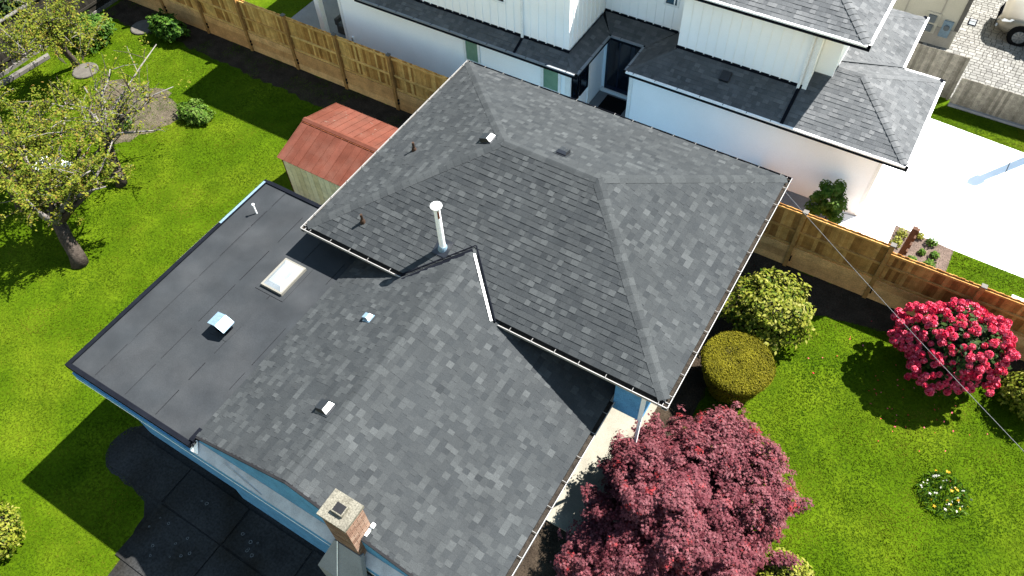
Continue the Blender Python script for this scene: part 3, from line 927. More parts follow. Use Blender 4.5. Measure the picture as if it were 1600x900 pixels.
# chimney at the gable
cx0, cx1, cy0, cy1, cz0, cz1 = 5.52, 6.12, -5.58, -5.08, 2.6, 5.32
chim = hpart("chimney", MB().box(cx0 + 0.012, cx1 - 0.012, cy0 + 0.012, cy1 - 0.012, 0.0, cz1), m_mortar)
bm_ = MB()
z = 3.2
ro = 0
while z < cz1 - 0.03:
    h = 0.066
    off = 0.1 if ro % 2 else 0.0
    for side in range(4):
        a0, a1 = ((cx0, cx1), (cy0, cy1), (cx0, cx1), (cy0, cy1))[side]
        t = a0 - (0.1 - off)
        while t < a1 - 0.01:
            e0, e1 = max(t, a0) + 0.004, min(t + 0.2, a1) - 0.006
            if e1 - e0 > 0.02:
                tn = random.random()
                if side == 0: bm_.box(e0, e1, cy0, cy0 + 0.01, z, z + h, tn)
                if side == 2: bm_.box(e0, e1, cy1 - 0.01, cy1, z, z + h, tn)
                if side == 1: bm_.box(cx1 - 0.01, cx1, e0, e1, z, z + h, tn)
                if side == 3: bm_.box(cx0, cx0 + 0.01, e0, e1, z, z + h, tn)
            t += 0.2
    z += 0.078
    ro += 1
o = bm_.build("bricks", m_brick, chim, stuff=True)
crown = MB().slab([(cx0 - 0.03, cy0 - 0.03, cz1), (cx1 + 0.03, cy0 - 0.03, cz1), (cx1 + 0.03, cy1 + 0.03, cz1), (cx0 - 0.03, cy1 + 0.03, cz1)], (0, 0, 0.075)).build("chimney_crown", m_capstone, chim)
MB().box(5.70, 5.96, -5.44, -5.22, cz1 + 0.075, cz1 + 0.16).build("flue_rim", m_capstone, crown)
MB().box(5.725, 5.935, -5.415, -5.245, cz1 + 0.161, cz1 + 0.165).build("flue_damper", m_deck, crown)
MB().slab([(6.13, cy1 - 0.22, XRZ - K * (6.13 - XR) + 0.02), (6.18, cy1 - 0.22, XRZ - K * (6.18 - XR) + 0.02), (6.18, cy1 + 0.02, XRZ - K * (6.18 - XR) + 0.02), (6.13, cy1 + 0.02, XRZ - K * (6.13 - XR) + 0.02)], (0, 0, 0.012)) \
    .slab([(6.14, -5.12, 4.42), (6.21, -5.12, 4.42), (6.21, -5.03, 4.42), (6.14, -5.03, 4.42)], (0, 0, 0.06)).build("step_flashing", m_flash, chim)
# sloped shoulders below the ledge
MB().slab([(5.2, -6.05, 3.1), (6.45, -6.05, 3.1), (6.15, -5.60, 3.95), (5.5, -5.60, 3.95)], (0, 0.10, -0.08)) \
    .box(5.2, 6.45, -6.05, -5.66, 0, 3.08).build("chimney_shoulder", m_sideyard, chim)
MB().slab([(5.72, -6.06, 3.13), (5.74, -6.06, 3.13), (5.60, -5.60, 3.99), (5.58, -5.60, 3.99)], (0, 0, 0.01)).build("shoulder_flashing", m_flash, chim)


# ================================================================== THE WHITE NEIGHBOURING HOUSE
nb = thing("neighbour_house", "white two storey house with board and batten upper walls and grey shingled skirt roofs", "house", (5, 14, NG))


def npart(name, mb, m, parent=nb, **kw):
    o = mb.build(name, m, parent, **kw)
    if parent is nb:
        o.matrix_parent_inverse = Matrix.Translation((-5, -14, -NG))
    return o


KN, NE = 0.42, 3.30
cn = math.sqrt(1 + KN * KN)
nroof = npart("skirt_roof", MB()
              .slab([(-6.5, 10.06, NE), (2.42, 10.06, NE), (1.84, 10.64, NE + KN * 0.58), (-6.5, 10.64, NE + KN * 0.58)], (0, 0, -0.08))
              .slab([(2.42, 10.06, NE), (2.42, 12.44, NE), (1.84, 13.02, NE + KN * .58), (1.84, 10.64, NE + KN * .58)], (0, 0, -0.08))
              .slab([(2.42, 12.44, NE), (3.74, 12.44, NE), (4.48, 13.18, NE + KN * .74), (1.84, 13.18, NE + KN * .74), (1.84, 13.02, NE + KN * .58)], (0, 0, -0.08))
              .slab([(3.74, 12.44, NE), (3.74, 11.0, NE), (4.86, 12.12, NE + KN * 1.12), (4.86, 13.5, NE + KN * 1.12), (4.48, 13.18, NE + KN * .74)], (0, 0, -0.08))
              .slab([(3.74, 11.0, NE), (12.44, 11.0, NE), (10.32, 13.12, NE + KN * 2.12), (5.86, 13.12, NE + KN * 2.12)], (0, 0, -0.08))
              .slab([(12.44, 11.0, NE), (12.44, 15.24, NE), (10.32, 13.12, NE + KN * 2.12)], (0, 0, -0.08))
              .slab([(12.44, 15.24, NE), (9.0, 15.24, NE), (9.0, 13.12, NE + KN * 2.12), (10.32, 13.12, NE + KN * 2.12)], (0, 0, -0.08))
              .slab([(11.22, 15.2, NE), (11.22, 18.28, NE), (9.1, 16.3, NE + KN * 2.12), (9.1, 13.2, NE + KN * 2.12)], (0, 0, -0.08))
              .slab([(11.22, 18.28, NE), (8.0, 18.28, NE), (8.0, 16.16, NE + KN * 2.12), (9.1, 16.16, NE + KN * 2.12)], (0, 0, -0.08)), m_deck)
for v in nroof.data.vertices:
    v.co.z -= 0.012
s_ = cn
shingles((-6.5, 10.06, NE), (1, 0, 0), (0, 1, KN), [[(0, 0), (8.92, 0), (8.34, .58 * s_), (0, .58 * s_)]])
shingles((2.42, 10.06, NE), (0, 1, 0), (-1, 0, KN), [[(0, 0), (2.38, 0), (2.96, .58 * s_), (.58, .58 * s_)]])
shingles((2.42, 12.44, NE), (1, 0, 0), (0, 1, KN), [[(0, 0), (1.32, 0), (2.06, .74 * s_), (-.58, .74 * s_)]])
shingles((3.74, 12.44, NE), (0, -1, 0), (1, 0, KN), [[(0, 0), (1.44, 0), (0.32, 1.12 * s_), (-1.0, 1.12 * s_)]])
shingles((3.74, 11.0, NE), (1, 0, 0), (0, 1, KN), [[(0, 0), (8.70, 0), (6.58, 2.12 * s_), (2.12, 2.12 * s_)]])
shingles((12.44, 11.0, NE), (0, 1, 0), (-1, 0, KN), [[(0, 0), (4.24, 0), (2.12, 2.12 * s_)]])
shingles((12.44, 15.24, NE), (-1, 0, 0), (0, -1, KN), [[(0, 0), (3.4, 0), (3.4, 2.12 * s_), (2.12, 2.12 * s_)]])
shingles((11.22, 15.24, NE), (0, 1, 0), (-1, 0, KN), [[(0, 0), (3.04, 0), (0.92, 2.12 * s_), (-2.12, 2.12 * s_)]])
shingles((11.22, 18.28, NE), (-1, 0, 0), (0, -1, KN), [[(0, 0), (3.2, 0), (3.2, 2.12 * s_), (2.12, 2.12 * s_)]])
# upper roof
UE, UX, UY = 6.0, 10.24, 11.84
uroof = npart("upper_roof", MB()
              .slab([(1.5, UY, UE), (UX, UY, UE), (UX - 2.8, UY + 2.8, UE + KN * 2.8), (1.5, UY + 2.8, UE + KN * 2.8)], (0, 0, -0.08))
              .slab([(UX, UY, UE), (UX, UY + 5.6, UE), (UX - 2.8, UY + 2.8, UE + KN * 2.8)], (0, 0, -0.08))
              .slab([(UX, UY + 5.6, UE), (1.5, UY + 5.6, UE), (1.5, UY + 2.8, UE + KN * 2.8), (UX - 2.8, UY + 2.8, UE + KN * 2.8)], (0, 0, -0.08)), m_deck)
for v in uroof.data.vertices:
    v.co.z -= 0.012
shingles((4.4, UY, UE), (1, 0, 0), (0, 1, KN), [[(0, 0), (UX - 4.4, 0), (UX - 4.4 - 2.8, 2.8 * s_), (0, 2.8 * s_)]])
shingles((UX, UY, UE), (0, 1, 0), (-1, 0, KN), [[(0, 0), (5.6, 0), (2.8, 2.8 * s_)]])
tabs_build(nroof, m_shingle2)
qF, qR, qB, qL = Vector((0, -KN, 1)), Vector((KN, 0, 1)), Vector((0, KN, 1)), Vector((-KN, 0, 1))
ap = (10.32, 13.12, NE + KN * 2.12)
caps((12.42, 11.02, NE + .01), ap, qF, qR, nroof, m_shingle2, half=0.11, lift=0.03)
caps((12.42, 15.22, NE + .01), ap, qB, qR, nroof, m_shingle2, half=0.10)
caps(ap, (9.1, 13.12, NE + KN * 2.12), qF, qB, nroof, m_shingle2, "ridge_cap", half=0.10)
caps((3.76, 11.02, NE + .01), (4.84, 12.10, NE + KN * 1.1), qF, qL, nroof, m_shingle2, half=0.09)
caps((2.40, 10.08, NE + .01), (1.86, 10.62, NE + KN * .56), qF, qR, nroof, m_shingle2, half=0.09)
caps((11.20, 18.26, NE + .01), (9.12, 16.18, NE + KN * 2.1), qB, qR, nroof, m_shingle2, half=0.10)
caps((UX - 0.02, UY + 0.02, UE + .01), (UX - 2.8, UY + 2.8, UE + KN * 2.8), qF, qR, uroof, m_shingle2, half=0.13, lift=0.03)
npart("valley_metal", MB().slab([(11.2, 15.26, NE + .03), (9.15, 13.26, NE + KN * 2.05 + .05), (9.10, 13.34, NE + KN * 2.05 + .05), (11.2, 15.34, NE + .03)], (0, 0, 0.012)), m_shingle2, nroof)


def ngutter(a, b, outw, parent, m=m_flash):
    """white gutter with a dark face board under it"""
    a, b, o_ = Vector(a), Vector(b), Vector(outw)
    zz = Vector((0, 0, 1))
    g = MB().slab([a - o_ * 0.09, b - o_ * 0.09, b, a], zz * -0.05)
    g = g.build("gutter", m, parent)
    MB().slab([a - o_ * 0.06 - zz * 0.055, b - o_ * 0.06 - zz * 0.055, b - o_ * 0.005 - zz * 0.055, a - o_ * 0.005 - zz * 0.055], zz * -0.09).build("face_board", m_black, g)
    me = None
    d = (b - a).normalized()
    t = 0.35
    while t < (b - a).length - 0.1:
        if me is None:
            q = MB().slab([o_ * -0.1 + d * 0.008, o_ * -0.1 - d * 0.008, o_ * 0.004 - d * 0.008, o_ * 0.004 + d * 0.008], zz * 0.008).build("gutter_clip", m_black, g)
            me = q.data
        else:
            q = link("gutter_clip", me, g)
        q.location = a + d * t
        t += 0.75
    return g


m_gutter_s = mat("grey_gutter", (0.42, 0.45, 0.48), 0.45, var=0.08)
z_ = NE + 0.005
ngutter((-6.5, 9.98, z_), (2.50, 9.98, z_), (0, -1, 0), nroof, m_gutter_s)
ngutter((2.50, 9.98, z_), (2.50, 12.36, z_), (1, 0, 0), nroof, m_gutter_s)
ngutter((2.50, 12.36, z_), (3.66, 12.36, z_), (0, -1, 0), nroof, m_gutter_s)
ngutter((3.66, 12.36, z_), (3.66, 10.92, z_), (-1, 0, 0), nroof, m_gutter_s)
ngutter((3.66, 10.92, z_), (12.52, 10.92, z_), (0, -1, 0), nroof)
ngutter((12.52, 10.92, z_), (12.52, 15.32, z_), (1, 0, 0), nroof)
ngutter((11.30, 15.33, z_), (11.30, 18.36, z_), (1, 0, 0), nroof)
ngutter((12.52, 15.32, z_), (11.3, 15.32, z_), (0, 1, 0), nroof)
ngutter((1.5, UY - 0.08, UE), (UX + 0.08, UY - 0.08, UE), (0, -1, 0), uroof)
ngutter((UX + 0.08, UY - 0.08, UE), (UX + 0.08, UY + 5.6, UE), (1, 0, 0), uroof)
npart("gutter_outlet", MB().tube([(12.40, 11.02, z_ + .0), (12.40, 11.02, z_ + 0.03)], 0.045, 12), m_black, nroof)
npart("gutter_outlet", MB().tube([(12.40, 15.2, z_ + .0), (12.40, 15.2, z_ + 0.04)], 0.07, 12), m_black, nroof)
npart("gutter_outlet", MB().tube([(11.18, 18.25, z_ + .0), (11.18, 18.25, z_ + 0.04)], 0.07, 12), m_black, nroof)
npart("roof_vent", MB().slab([(6.55, 11.62, NE + .27), (6.85, 11.62, NE + .27), (6.85, 11.92, NE + .40), (6.55, 11.92, NE + .40)], (0, -0.03, 0.09)), m_vent_black, nroof)
npart("expansion_strip", MB().slab([(8.78, 10.98, NE + .0), (8.88, 10.98, NE + .0), (8.88, 12.2, NE + KN * 1.2 + .0), (8.78, 12.2, NE + KN * 1.2 + .0)], (0, 0, 0.03)), m_black, nroof)
npart("expansion_strip", MB().slab([(0.10, 10.04, NE + .0), (0.18, 10.04, NE + .0), (0.18, 10.62, NE + KN * .58), (0.10, 10.62, NE + KN * .58)], (0, 0, 0.03)), m_black, nroof)


def lap_wall(name, x0, x1, y, z0, z1, m=m_wall_white, step=0.15):
    """lap siding facing -y: every board a sloped face over the one below"""
    b = MB()
    z = z0
    while z < z1 - 0.01:
        ze = min(z + step, z1)
        b.add([(x0, y - 0.016, z), (x1, y - 0.016, z), (x1, y - 0.003, ze), (x0, y - 0.003, ze), (x0, y, z), (x1, y, z)], [(0, 1, 2, 3), (0, 4, 5, 1)])
        z += step
    return npart(name, b, m, wl_)


# lower walls
wl_ = npart("lower_wall", MB().box(-7.75, 2.06, 10.40, 17, NG, NE - 0.1).box(2.06, 3.9, 12.86, 17, NG, NE - 0.1).box(3.76, 11.87, 11.32, 15.0, NG, NE - 0.1).box(8, 10.9, 15.01, 18.0, NG, NE - 0.1), m_wall_white)
lap_wall("lap_siding", -7.63, -2.16, 10.398, NG, NE - 0.1)
lap_wall("lap_siding", -1.45, 0.94, 10.398, NG, NE - 0.1)
lap_wall("lap_siding", 3.90, 11.76, 11.318, NG, NE - 0.1)
for (x0, x1, y) in ((-7.76, -7.64, 10.40), (2.0 - 0.12, 2.07, 10.40), (3.755, 3.88, 11.32), (11.77, 11.88, 11.32)):
    npart("corner_trim", MB().box(x0, x1, y - 0.024, y + 0.0, NG, NE - 0.1), m_white, wl_)
npart("soffit", MB().slab([(-6.5, 10.08, NE - .10), (2.4, 10.08, NE - .10), (2.4, 10.6, NE - .10), (-6.5, 10.6, NE - .10)], (0, 0, 0.02)).box(3.8, 12.4, 11.0, 13, NE - .105, NE - 0.085).box(1.9, 3.9, 12.5, 13.2, NE - .10, NE - .085), m_wall_white, wl_)


def window(name, x0, x1, y, z0, z1, glass, parent, frame=m_white, fw=0.07, panes=1):
    f = MB()
    f.box(x0 - fw, x1 + fw, y - 0.03, y, z1, z1 + fw).box(x0 - fw, x1 + fw, y - 0.035, y, z0 - fw, z0)
    f.box(x0 - fw, x0, y - 0.03, y, z0, z1).box(x1, x1 + fw, y - 0.03, y, z0, z1)
    w = npart(name, f, frame, parent)
    for i in range(panes):
        a, b = x0 + (x1 - x0) * i / panes, x0 + (x1 - x0) * (i + 1) / panes
        MB().box(a + 0.005, b - 0.005, y - 0.012, y - 0.004, z0, z1).build("pane", glass, w)
    return w


window("window", -2.05, -1.56, 10.40, 2.05, 3.12, m_glass_green, wl_, fw=0.09)
window("window", 1.06, 1.62, 10.40, 2.05, 3.12, m_glass_green, wl_, fw=0.10)
# entry recess
dz = npart("entry_door", MB().box(2.20, 3.74, 12.80, 12.855, NG + 0.16, NE - 0.12), m_navy, wl_)
for (a, b) in ((2.30, 2.66), (2.72, 3.10)):
    MB().box(a, b, 12.79, 12.798, NG + 0.35, NE - 0.25).build("pane", m_glass_dark, dz)
MB().box(3.24, 3.70, 12.79, 12.798, NG + 0.30, NE - 0.25).build("pane", m_glass_dark, dz)
MB().tube([(3.15, 12.77, 1.45), (3.15, 12.77, 1.9)], 0.012, 6).build("door_handle", m_metal, dz)
npart("door_sill", MB().box(2.10, 3.75, 12.72, 12.86, NG, NG + 0.155), m_white, wl_)
for (a, b) in ((10.55, 10.95), (11.15, 11.62)):
    w = npart("window", MB().box(2.062, 2.10, a - 0.06, b + 0.06, 1.55, 1.62).box(2.062, 2.10, a - 0.06, b + 0.06, 3.05, 3.12).box(2.062, 2.10, a - 0.06, a, 1.62, 3.05).box(2.062, 2.10, b, b + 0.06, 1.62, 3.05), m_black, wl_)
    MB().box(2.064, 2.08, a, b, 1.62, 3.05).build("pane", m_glass_dark, w)
npart("wall_trim", MB().box(2.062, 2.11, 11.68, 11.80, NG, NE - .1), m_white, wl_)
npart("entry_step", MB().box(2.08, 3.74, 11.2, 12.70, NG, NG + 0.05), m_sideyard, wl_)
tag(MB((2.9, 12.3, NG + .05)).box(2.45, 3.35, 11.75, 12.62, NG + 0.052, NG + 0.068).build("door_mat", m_mat), "black door mat in the entry recess of the white house", "mat").location = (2.9, 12.3, NG + .05)

# upper walls with battens
wu_ = npart("upper_wall", MB().box(-8.5, 1.84, 10.64, 17.0, NE, 7.35).box(1.85, 4.86, 13.18, 17.0, NE, UE - 0.12)
            .box(4.87, 9.02, 12.22, 17.0, NE, UE - 0.12).box(9.03, 9.56, 12.78, 16.9, NE, UE - 0.12), m_wall_up)
npart("parapet_roof", MB().box(-8.96, 2.1, 10.2, 17.2, 7.36, 7.46), m_membrane, wu_)


def battens(x0, x1, y, z0, z1, step=0.305):
    me = None
    x = x0
    while x < x1:
        if me is None:
            o = npart("batten", MB().box(-0.019, 0.019, -0.02, 0, z0, z1), m_wall_up, wu_)
            me = o.data
        else:
            o = link("batten", me, wu_)
        o.location = (x, y, 0)
        x += step


battens(-6.0, 1.8, 10.638, 3.5, 7.3)
battens(2.1, 4.8, 13.178, 3.55, 5.85)
battens(5.15, 8.8, 12.218, 3.8, 5.85)
me = None
for i in range(8):
    if me is None:
        o = npart("batten", MB().box(0, 0.02, -0.019, 0.019, 3.5, 7.3), m_wall_up, wu_)
        me = o.data
    else:
        o = link("batten", me, wu_)
    o.location = (1.842, 10.9 + i * 0.305, 0)
npart("corner_trim", MB().box(8.90, 9.04, 12.17, 12.219, NE + .4, UE - .12), m_white, wu_)
npart("downpipe", MB().box(8.76, 8.84, 12.12, 12.20, NE + .45, UE - .1), m_white, wu_)
npart("downpipe", MB().box(0.10, 0.18, 10.56, 10.63, NE + .26, 7.2), m_white, wu_)
npart("step_flashing", MB().slab([(-6.5, 10.60, NE + .27), (1.88, 10.60, NE + .27), (1.88, 10.636, NE + .33), (-6.5, 10.636, NE + .33)], (0, 0, -0.04)), m_black, wu_)
npart("step_flashing", MB().slab([(4.84, 12.18, NE + .54), (9.06, 12.18, NE + .54), (9.06, 12.215, NE + .59), (4.84, 12.215, NE + .59)], (0, 0, -0.05)), m_black, wu_)
npart("step_flashing", MB().slab([(1.86, 13.14, NE + .32), (4.84, 13.14, NE + .32), (4.84, 13.174, NE + .38), (1.86, 13.174, NE + .38)], (0, 0, -0.05)), m_black, wu_)
npart("step_flashing", MB().slab([(1.846, 10.62, NE + .25), (1.846, 13.1, NE + .25), (1.90, 13.1, NE + .30), (1.90, 10.62, NE + .30)], (0, 0, 0.02)), m_black, wu_)
window("window", -1.05, -0.55, 10.638, 4.62, 5.4, m_glass_dark, wu_)
window("window", 3.95, 4.32, 13.178, 4.55, 5.4, m_glass_dark, wu_)
# covered porch at the left end
pf = npart("porch_floor", MB().box(-10.9, -7.76, 10.35, 15.0, NG - 0.05, NG + 0.06), m_sideyard)
npart("porch_post", MB().box(-9.05, -8.83, 10.40, 10.62, NG + .06, 3.4), m_white)
npart("porch_beam", MB().box(-11, -7.7, 10.35, 10.65, 3.4, 3.62).box(-11, -7.7, 10.35, 15, 3.63, 3.72), m_wall_white)

# wicker armchair on the porch
ac = thing("armchair", "grey wicker armchair with pale cushion on the porch of the white house", "armchair", (-8.2, 11.1, NG + .06))
MB().box(-.33, .33, -.33, .33, 0.03, 0.36).build("seat_base", m_wicker, ac)
MB().box(-.25, .25, -.30, .24, 0.362, 0.47).build("cushion", m_meter, ac)
MB().slab([(-.33, .24, .30), (.33, .24, .30), (.33, .33, .85), (-.33, .33, .85)], (0, .08, 0)).build("backrest", m_wicker, ac)
MB().box(-.40, -.26, -.33, .33, .362, .62).build("armrest", m_wicker, ac)
MB().box(.26, .40, -.33, .33, .362, .62).build("armrest", m_wicker, ac)
side = thing("side_lantern", "small white lantern light at the foot of the white wall by the fence", "lantern", (-7.2, 10.2, NG))
MB().box(-.05, .05, -.05, .05, 0.5, 0.72).box(-.02, .02, -.02, .02, 0, .5).build("housing", m_white, side)
MB().box(-.035, .035, -.057, -.052, .53, .68).build("lens", m_lens, side)

# ================================================================== SHED
shed = thing("garden_shed", "small metal garden shed with faded red gable roof and cream ribbed walls", "shed", (-3.4, 5.03, 0))
SX0, SX1, SY0, SY1, SZ, SR = -4.93, -1.85, 3.50, 6.56, 1.70, 2.16


def spart(name, mb, m, parent=None):
    o = mb.build(name, m, parent or shed)
    if parent is None:
        o.matrix_parent_inverse = Matrix.Translation((3.4, -5.03, 0))
    return o


sy = (SY0 + SY1) / 2
spart("wall", MB().box(SX0 + .12, SX1 - .12, SY0 + .12, SY1 - .12, 0, SZ - .05)
      .slab([(SX0 + .12, SY0 + .12, SZ - .05), (SX0 + .12, SY1 - .12, SZ - .05), (SX0 + .12, sy, SR - .06)], (SX1 - SX0 - .24, 0, 0)), m_shedwall)
npan = 11
pw = (SX1 - SX0) / npan
for sgn in (0, 1):
    for i in range(npan):
        x0, x1 = SX0 + i * pw, SX0 + (i + 1) * pw - 0.004
        ye, z0 = (SY0, SZ) if sgn == 0 else (SY1, SZ)
        tn = random.random()
        b = MB()
        b.slab([(x0, ye, z0), (x1, ye, z0), (x1, sy, SR), (x0, sy, SR)], (0, 0, 0.012), tn)
        b.slab([(x0, ye, z0 + .012), (x0 + .022, ye, z0 + .012), (x0 + .022, sy, SR + .012), (x0, sy, SR + .012)], (0, 0, 0.016), tn)
        spart("roof_panel", b, m_redmetal)
rc = spart("ridge_cap", MB().slab([(SX0 - .01, sy - .10, SR - .005), (SX1 + .01, sy - .10, SR - .005), (SX1 + .01, sy, SR + .04), (SX0 - .01, sy, SR + .04)], (0, 0, .012))
           .slab([(SX0 - .01, sy, SR + .04), (SX1 + .01, sy, SR + .04), (SX1 + .01, sy + .10, SR - .005), (SX0 - .01, sy + .10, SR - .005)], (0, 0, .012)), m_redmetal)
spart("rust_line", MB().box(SX0, SX1, sy - .135, sy - .105, SR - .045, SR - .008), m_rust, rc)
pm = MB()
for k in range(15):
    x, yy = random.uniform(SX0 + .5, SX1 - .8), random.uniform(sy + .2, SY1 - .2)
    zz = SR - (yy - sy) / (SY1 - sy) * (SR - SZ) + .016
    w, h = random.uniform(.03, .12), random.uniform(.01, .03)
    sl = (SR - SZ) / (SY1 - sy)
    pm.add([(x, yy, zz), (x + w, yy + .01, zz - .01 * sl), (x + w * .9, yy + h, zz - h * sl), (x + .01, yy + h * .8, zz - h * .8 * sl)], [(0, 1, 2, 3)])
spart("bare_patches", pm, m_pale)["kind"] = "stuff"
for (x0, x1, y0, y1) in [(SX0 + .12 + i * .24, SX0 + .12 + (i + 1) * .24, SY0 + .09, SY0 + .118) for i in range(11)]:
    spart("wall_panel", MB().box(x0 + .006, x1 - .006, y0, y1, 0.02, SZ - .06, random.random()), m_shedwall)
for i in range(11):
    y0 = SY0 + .14 + i * .25
    spart("wall_panel", MB().box(SX0 + .09, SX0 + .118, y0, y0 + .24, 0.02, SZ - .04, random.random()), m_shedwall)
spart("trim", MB().box(SX0 + .085, SX0 + .125, SY0 + .085, SY0 + .125, 0.0, SZ - .03), m_rust)

# ================================================================== FENCES
def timber_fence(name, label, x0, posts, x1, y, tops, m_board, group="timber fence runs along the plot line"):
    fe = thing(name, label, "fence", (posts[1], y, 0), group)
    inv = Matrix.Translation((-posts[1], -y, 0))

    def fp(n_, mb, m):
        o = mb.build(n_, m, fe)
        o.matrix_parent_inverse = inv
        return o
    edges = [x0] + posts + [x1]
    for i, p in enumerate(posts):
        tp = max(tops[min(i, len(tops) - 1)], tops[min(i + 1, len(tops) - 1)])
        lean = random.uniform(-0.015, 0.015)
        fp("post", MB().slab([(p - .06, y - .13, 0), (p + .06, y - .13, 0), (p + .06, y - .015, 0), (p - .06, y - .015, 0)], (lean, 0, tp + 0.08)), m_post)
        fp("post_cap", MB().box(p - .075 + lean, p + .075 + lean, y - .145, y + .0, tp + .083, tp + .115), m_paleboard)
        for q in (0.28, 0.42):
            fp("bracket", MB().box(p + .065, p + .105, y - .12, y - .04, q, q + .08), m_black)
    for i in range(len(edges) - 1):
        a, b = edges[i], edges[i + 1]
        tp = tops[min(i, len(tops) - 1)]
        a_, b_ = a + (.062 if i else 0), b - (.062 if i < len(edges) - 2 else 0)
        for (z0, z1) in ((0.0, 0.29), (0.295, 0.58), (0.585, 0.86)):
            dy = random.uniform(0, .008)
            fp("retaining_board", MB().box(a_, b_, y - .065 - dy, y - .016, z0, z1, random.random()), m_retain)
        for zc in (0.92, 1.52, tp - .08):
            fp("rail", MB().box(a_, b_, y - .058, y - .014, zc - .035, zc + .035, random.uniform(.5, 1)), m_board)
        x = a
        bi = 0
        while x < b - 0.02:
            bi += 1
            w = min(0.103, b - x)
            fp("board", MB().box(x - .004, x + w + .004, y - .012 + .009 * (bi % 2), y + .010 + .009 * (bi % 2), 0.87, tp + random.uniform(-.008, .012), random.random()), m_board)
            x += .105
    return fe


timber_fence("timber_fence", "long new timber fence behind the red shed with dark posts and retaining boards", -19.25,
             [-16.45, -14.02, -11.6, -9.16, -6.72, -4.28], -1.6, YF, [2.32], m_board)
timber_fence("timber_fence", "timber fence behind the pink rhododendron, lower beyond its second post", 8.2,
             [10.55, 13.0, 15.45, 17.9], 20.5, YF, [2.32, 2.32, 2.08, 2.08, 2.08], m_board_r)
# old grey fence closing the garden on the left
of = thing("grey_fence", "old grey board fence with cap rail at the garden's far left", "fence", (-19.35, 5, 0))
inv = Matrix.Translation((19.35, -5, 0))


def op(n_, mb, m):
    o = mb.build(n_, m, of)
    o.matrix_parent_inverse = inv
    return o


yy = 1.0
while yy < 8.8:
    op("board", MB().box(-19.40, -19.37, yy, yy + .142, 0.12, 1.78 + random.uniform(-.01, .01), random.random() * .8), m_darkfence)
    yy += .148
op("cap_rail", MB().box(-19.46, -19.30, 1.0, 5.1, 1.80, 1.84), m_paleboard)
op("cap_rail", MB().box(-19.44, -19.32, 5.13, 8.8, 1.80, 1.83), m_darkfence)
for zc in (.45, 1.45):
    op("rail", MB().box(-19.367, -19.33, 1.0, 8.8, zc - .05, zc + .05), m_darkfence)
for p in (2.8, 5.1, 7.4):
    op("post", MB().box(-19.53, -19.41, p - .06, p + .06, 0, 1.95), m_darkfence)
op("kick_board", MB().box(-19.36, -19.30, 1.0, 8.8, 0, .14), m_paleboard)
tb = MB((-18.6, 3.0, 0)).slab([(-18.95, 2.1, 0.02), (-18.75, 2.0, 0.02), (-18.55, 4.4, 0.02), (-18.75, 4.5, 0.02)], (0, 0, .13)).build("timber_beam", m_paleboard)
tb.location = (-18.6, 3.0, 0)
tag(tb, "pale timber beam lying on the lawn beside the grey fence", "timber")
# weathered fence behind the concrete drive: high and low run
for (lab, xa, xb, z0, z1, y) in (("taller weathered board fence beside the paver driveway, below the meter boxes", 10.4, 13.0, NG, NG + 1.72, 18.30),
                                 ("lower weathered board fence between the paver driveway and the lawn strip", 13.06, 20.0, NG + .10, NG + 1.15, 18.00)):
    gf = thing("weathered_fence", lab, "fence", (xa, y, NG), "weathered fences by the paver driveway")
    inv = Matrix.Translation((-xa, -y, -NG))
    x = xa
    while x < xb - .1:
        o = MB().box(x - .003, x + .101, y + .009 * (int(round(x / .1)) % 2), y + .022, z0, z1 + random.uniform(-.012, .012), random.random()).build("board", m_grayfence, gf)
        o.matrix_parent_inverse = inv
        x += .1
    o = MB().box(xa, xb, y + .023, y + .07, z1 - .16, z1 - .07).box(xa, xb, y + .023, y + .07, z0 + .25, z0 + .34).build("rail", m_grayfence, gf)
    o.matrix_parent_inverse = inv
    o = MB().box(xb - .08, xb + .02, y - .06, y - .002, z0, z1 + .05).build("post", m_grayfence, gf)
    o.matrix_parent_inverse = inv
    if z0 > NG:
        o = MB().box(xa, xb, y - .08, y + .1, NG, NG + .095).build("concrete_plinth", m_sideyard, gf)
        o.matrix_parent_inverse = inv

# ================================================================== FAR GARAGE AND CAR
fg = thing("far_garage", "beige stucco building with meter boxes beside the paver driveway", "building", (10, 24, NG))
inv = Matrix.Translation((-10, -24, -NG))


def gp(n_, mb, m, parent=None):
    o = mb.build(n_, m, parent or fg)
    if parent is None:
        o.matrix_parent_inverse = inv
    return o


GY = 21.2
gp("wall", MB().box(4, 12.35, GY, 30, NG, 4.6), m_beige)
gp("base_band", MB().box(4, 12.30, GY - .03, GY - .002, NG, NG + .75), m_beige_d)
gp("corner_trim", MB().box(12.22, 12.37, GY - .025, GY - .002, NG + .76, 4.5), m_paleboard)
for x in (8.9, 10.35, 11.55):
    gp("panel_joint", MB().box(x, x + .05, GY - .02, GY - .002, NG + .8, 4.5), m_beige_d)
gp("eave", MB().box(4, 13.0, GY - .45, 30.4, 4.62, 4.95), m_black)
gp("gutter", MB().box(4, 13.06, GY - .56, GY - .455, 4.72, 4.90), m_gutter_s)
mp = gp("meter_panel", MB().box(11.12, 11.62, GY - .05, GY - .031, NG + .45, NG + 1.25), m_beige)
gp("meter_box", MB().box(11.22, 11.50, GY - .12, GY - .051, NG + .90, NG + 1.18), m_meter, mp)
gp("meter_box", MB().box(11.22, 11.50, GY - .12, GY - .051, NG + .52, NG + .80), m_meter, mp)
mb2 = gp("gas_meter", MB().box(11.78, 12.12, GY - .10, GY - .031, NG + .45, NG + 1.1), m_metal)
gp("dial", MB().tube([(11.95, GY - .10, NG + .85), (11.95, GY - .16, NG + .85)], .10, 14), m_meter, mb2)
vc = thing("valve_cover", "small dark utility cover set in the pavers near the beige building", "cover", (12.75, 23.3, NG + .02))
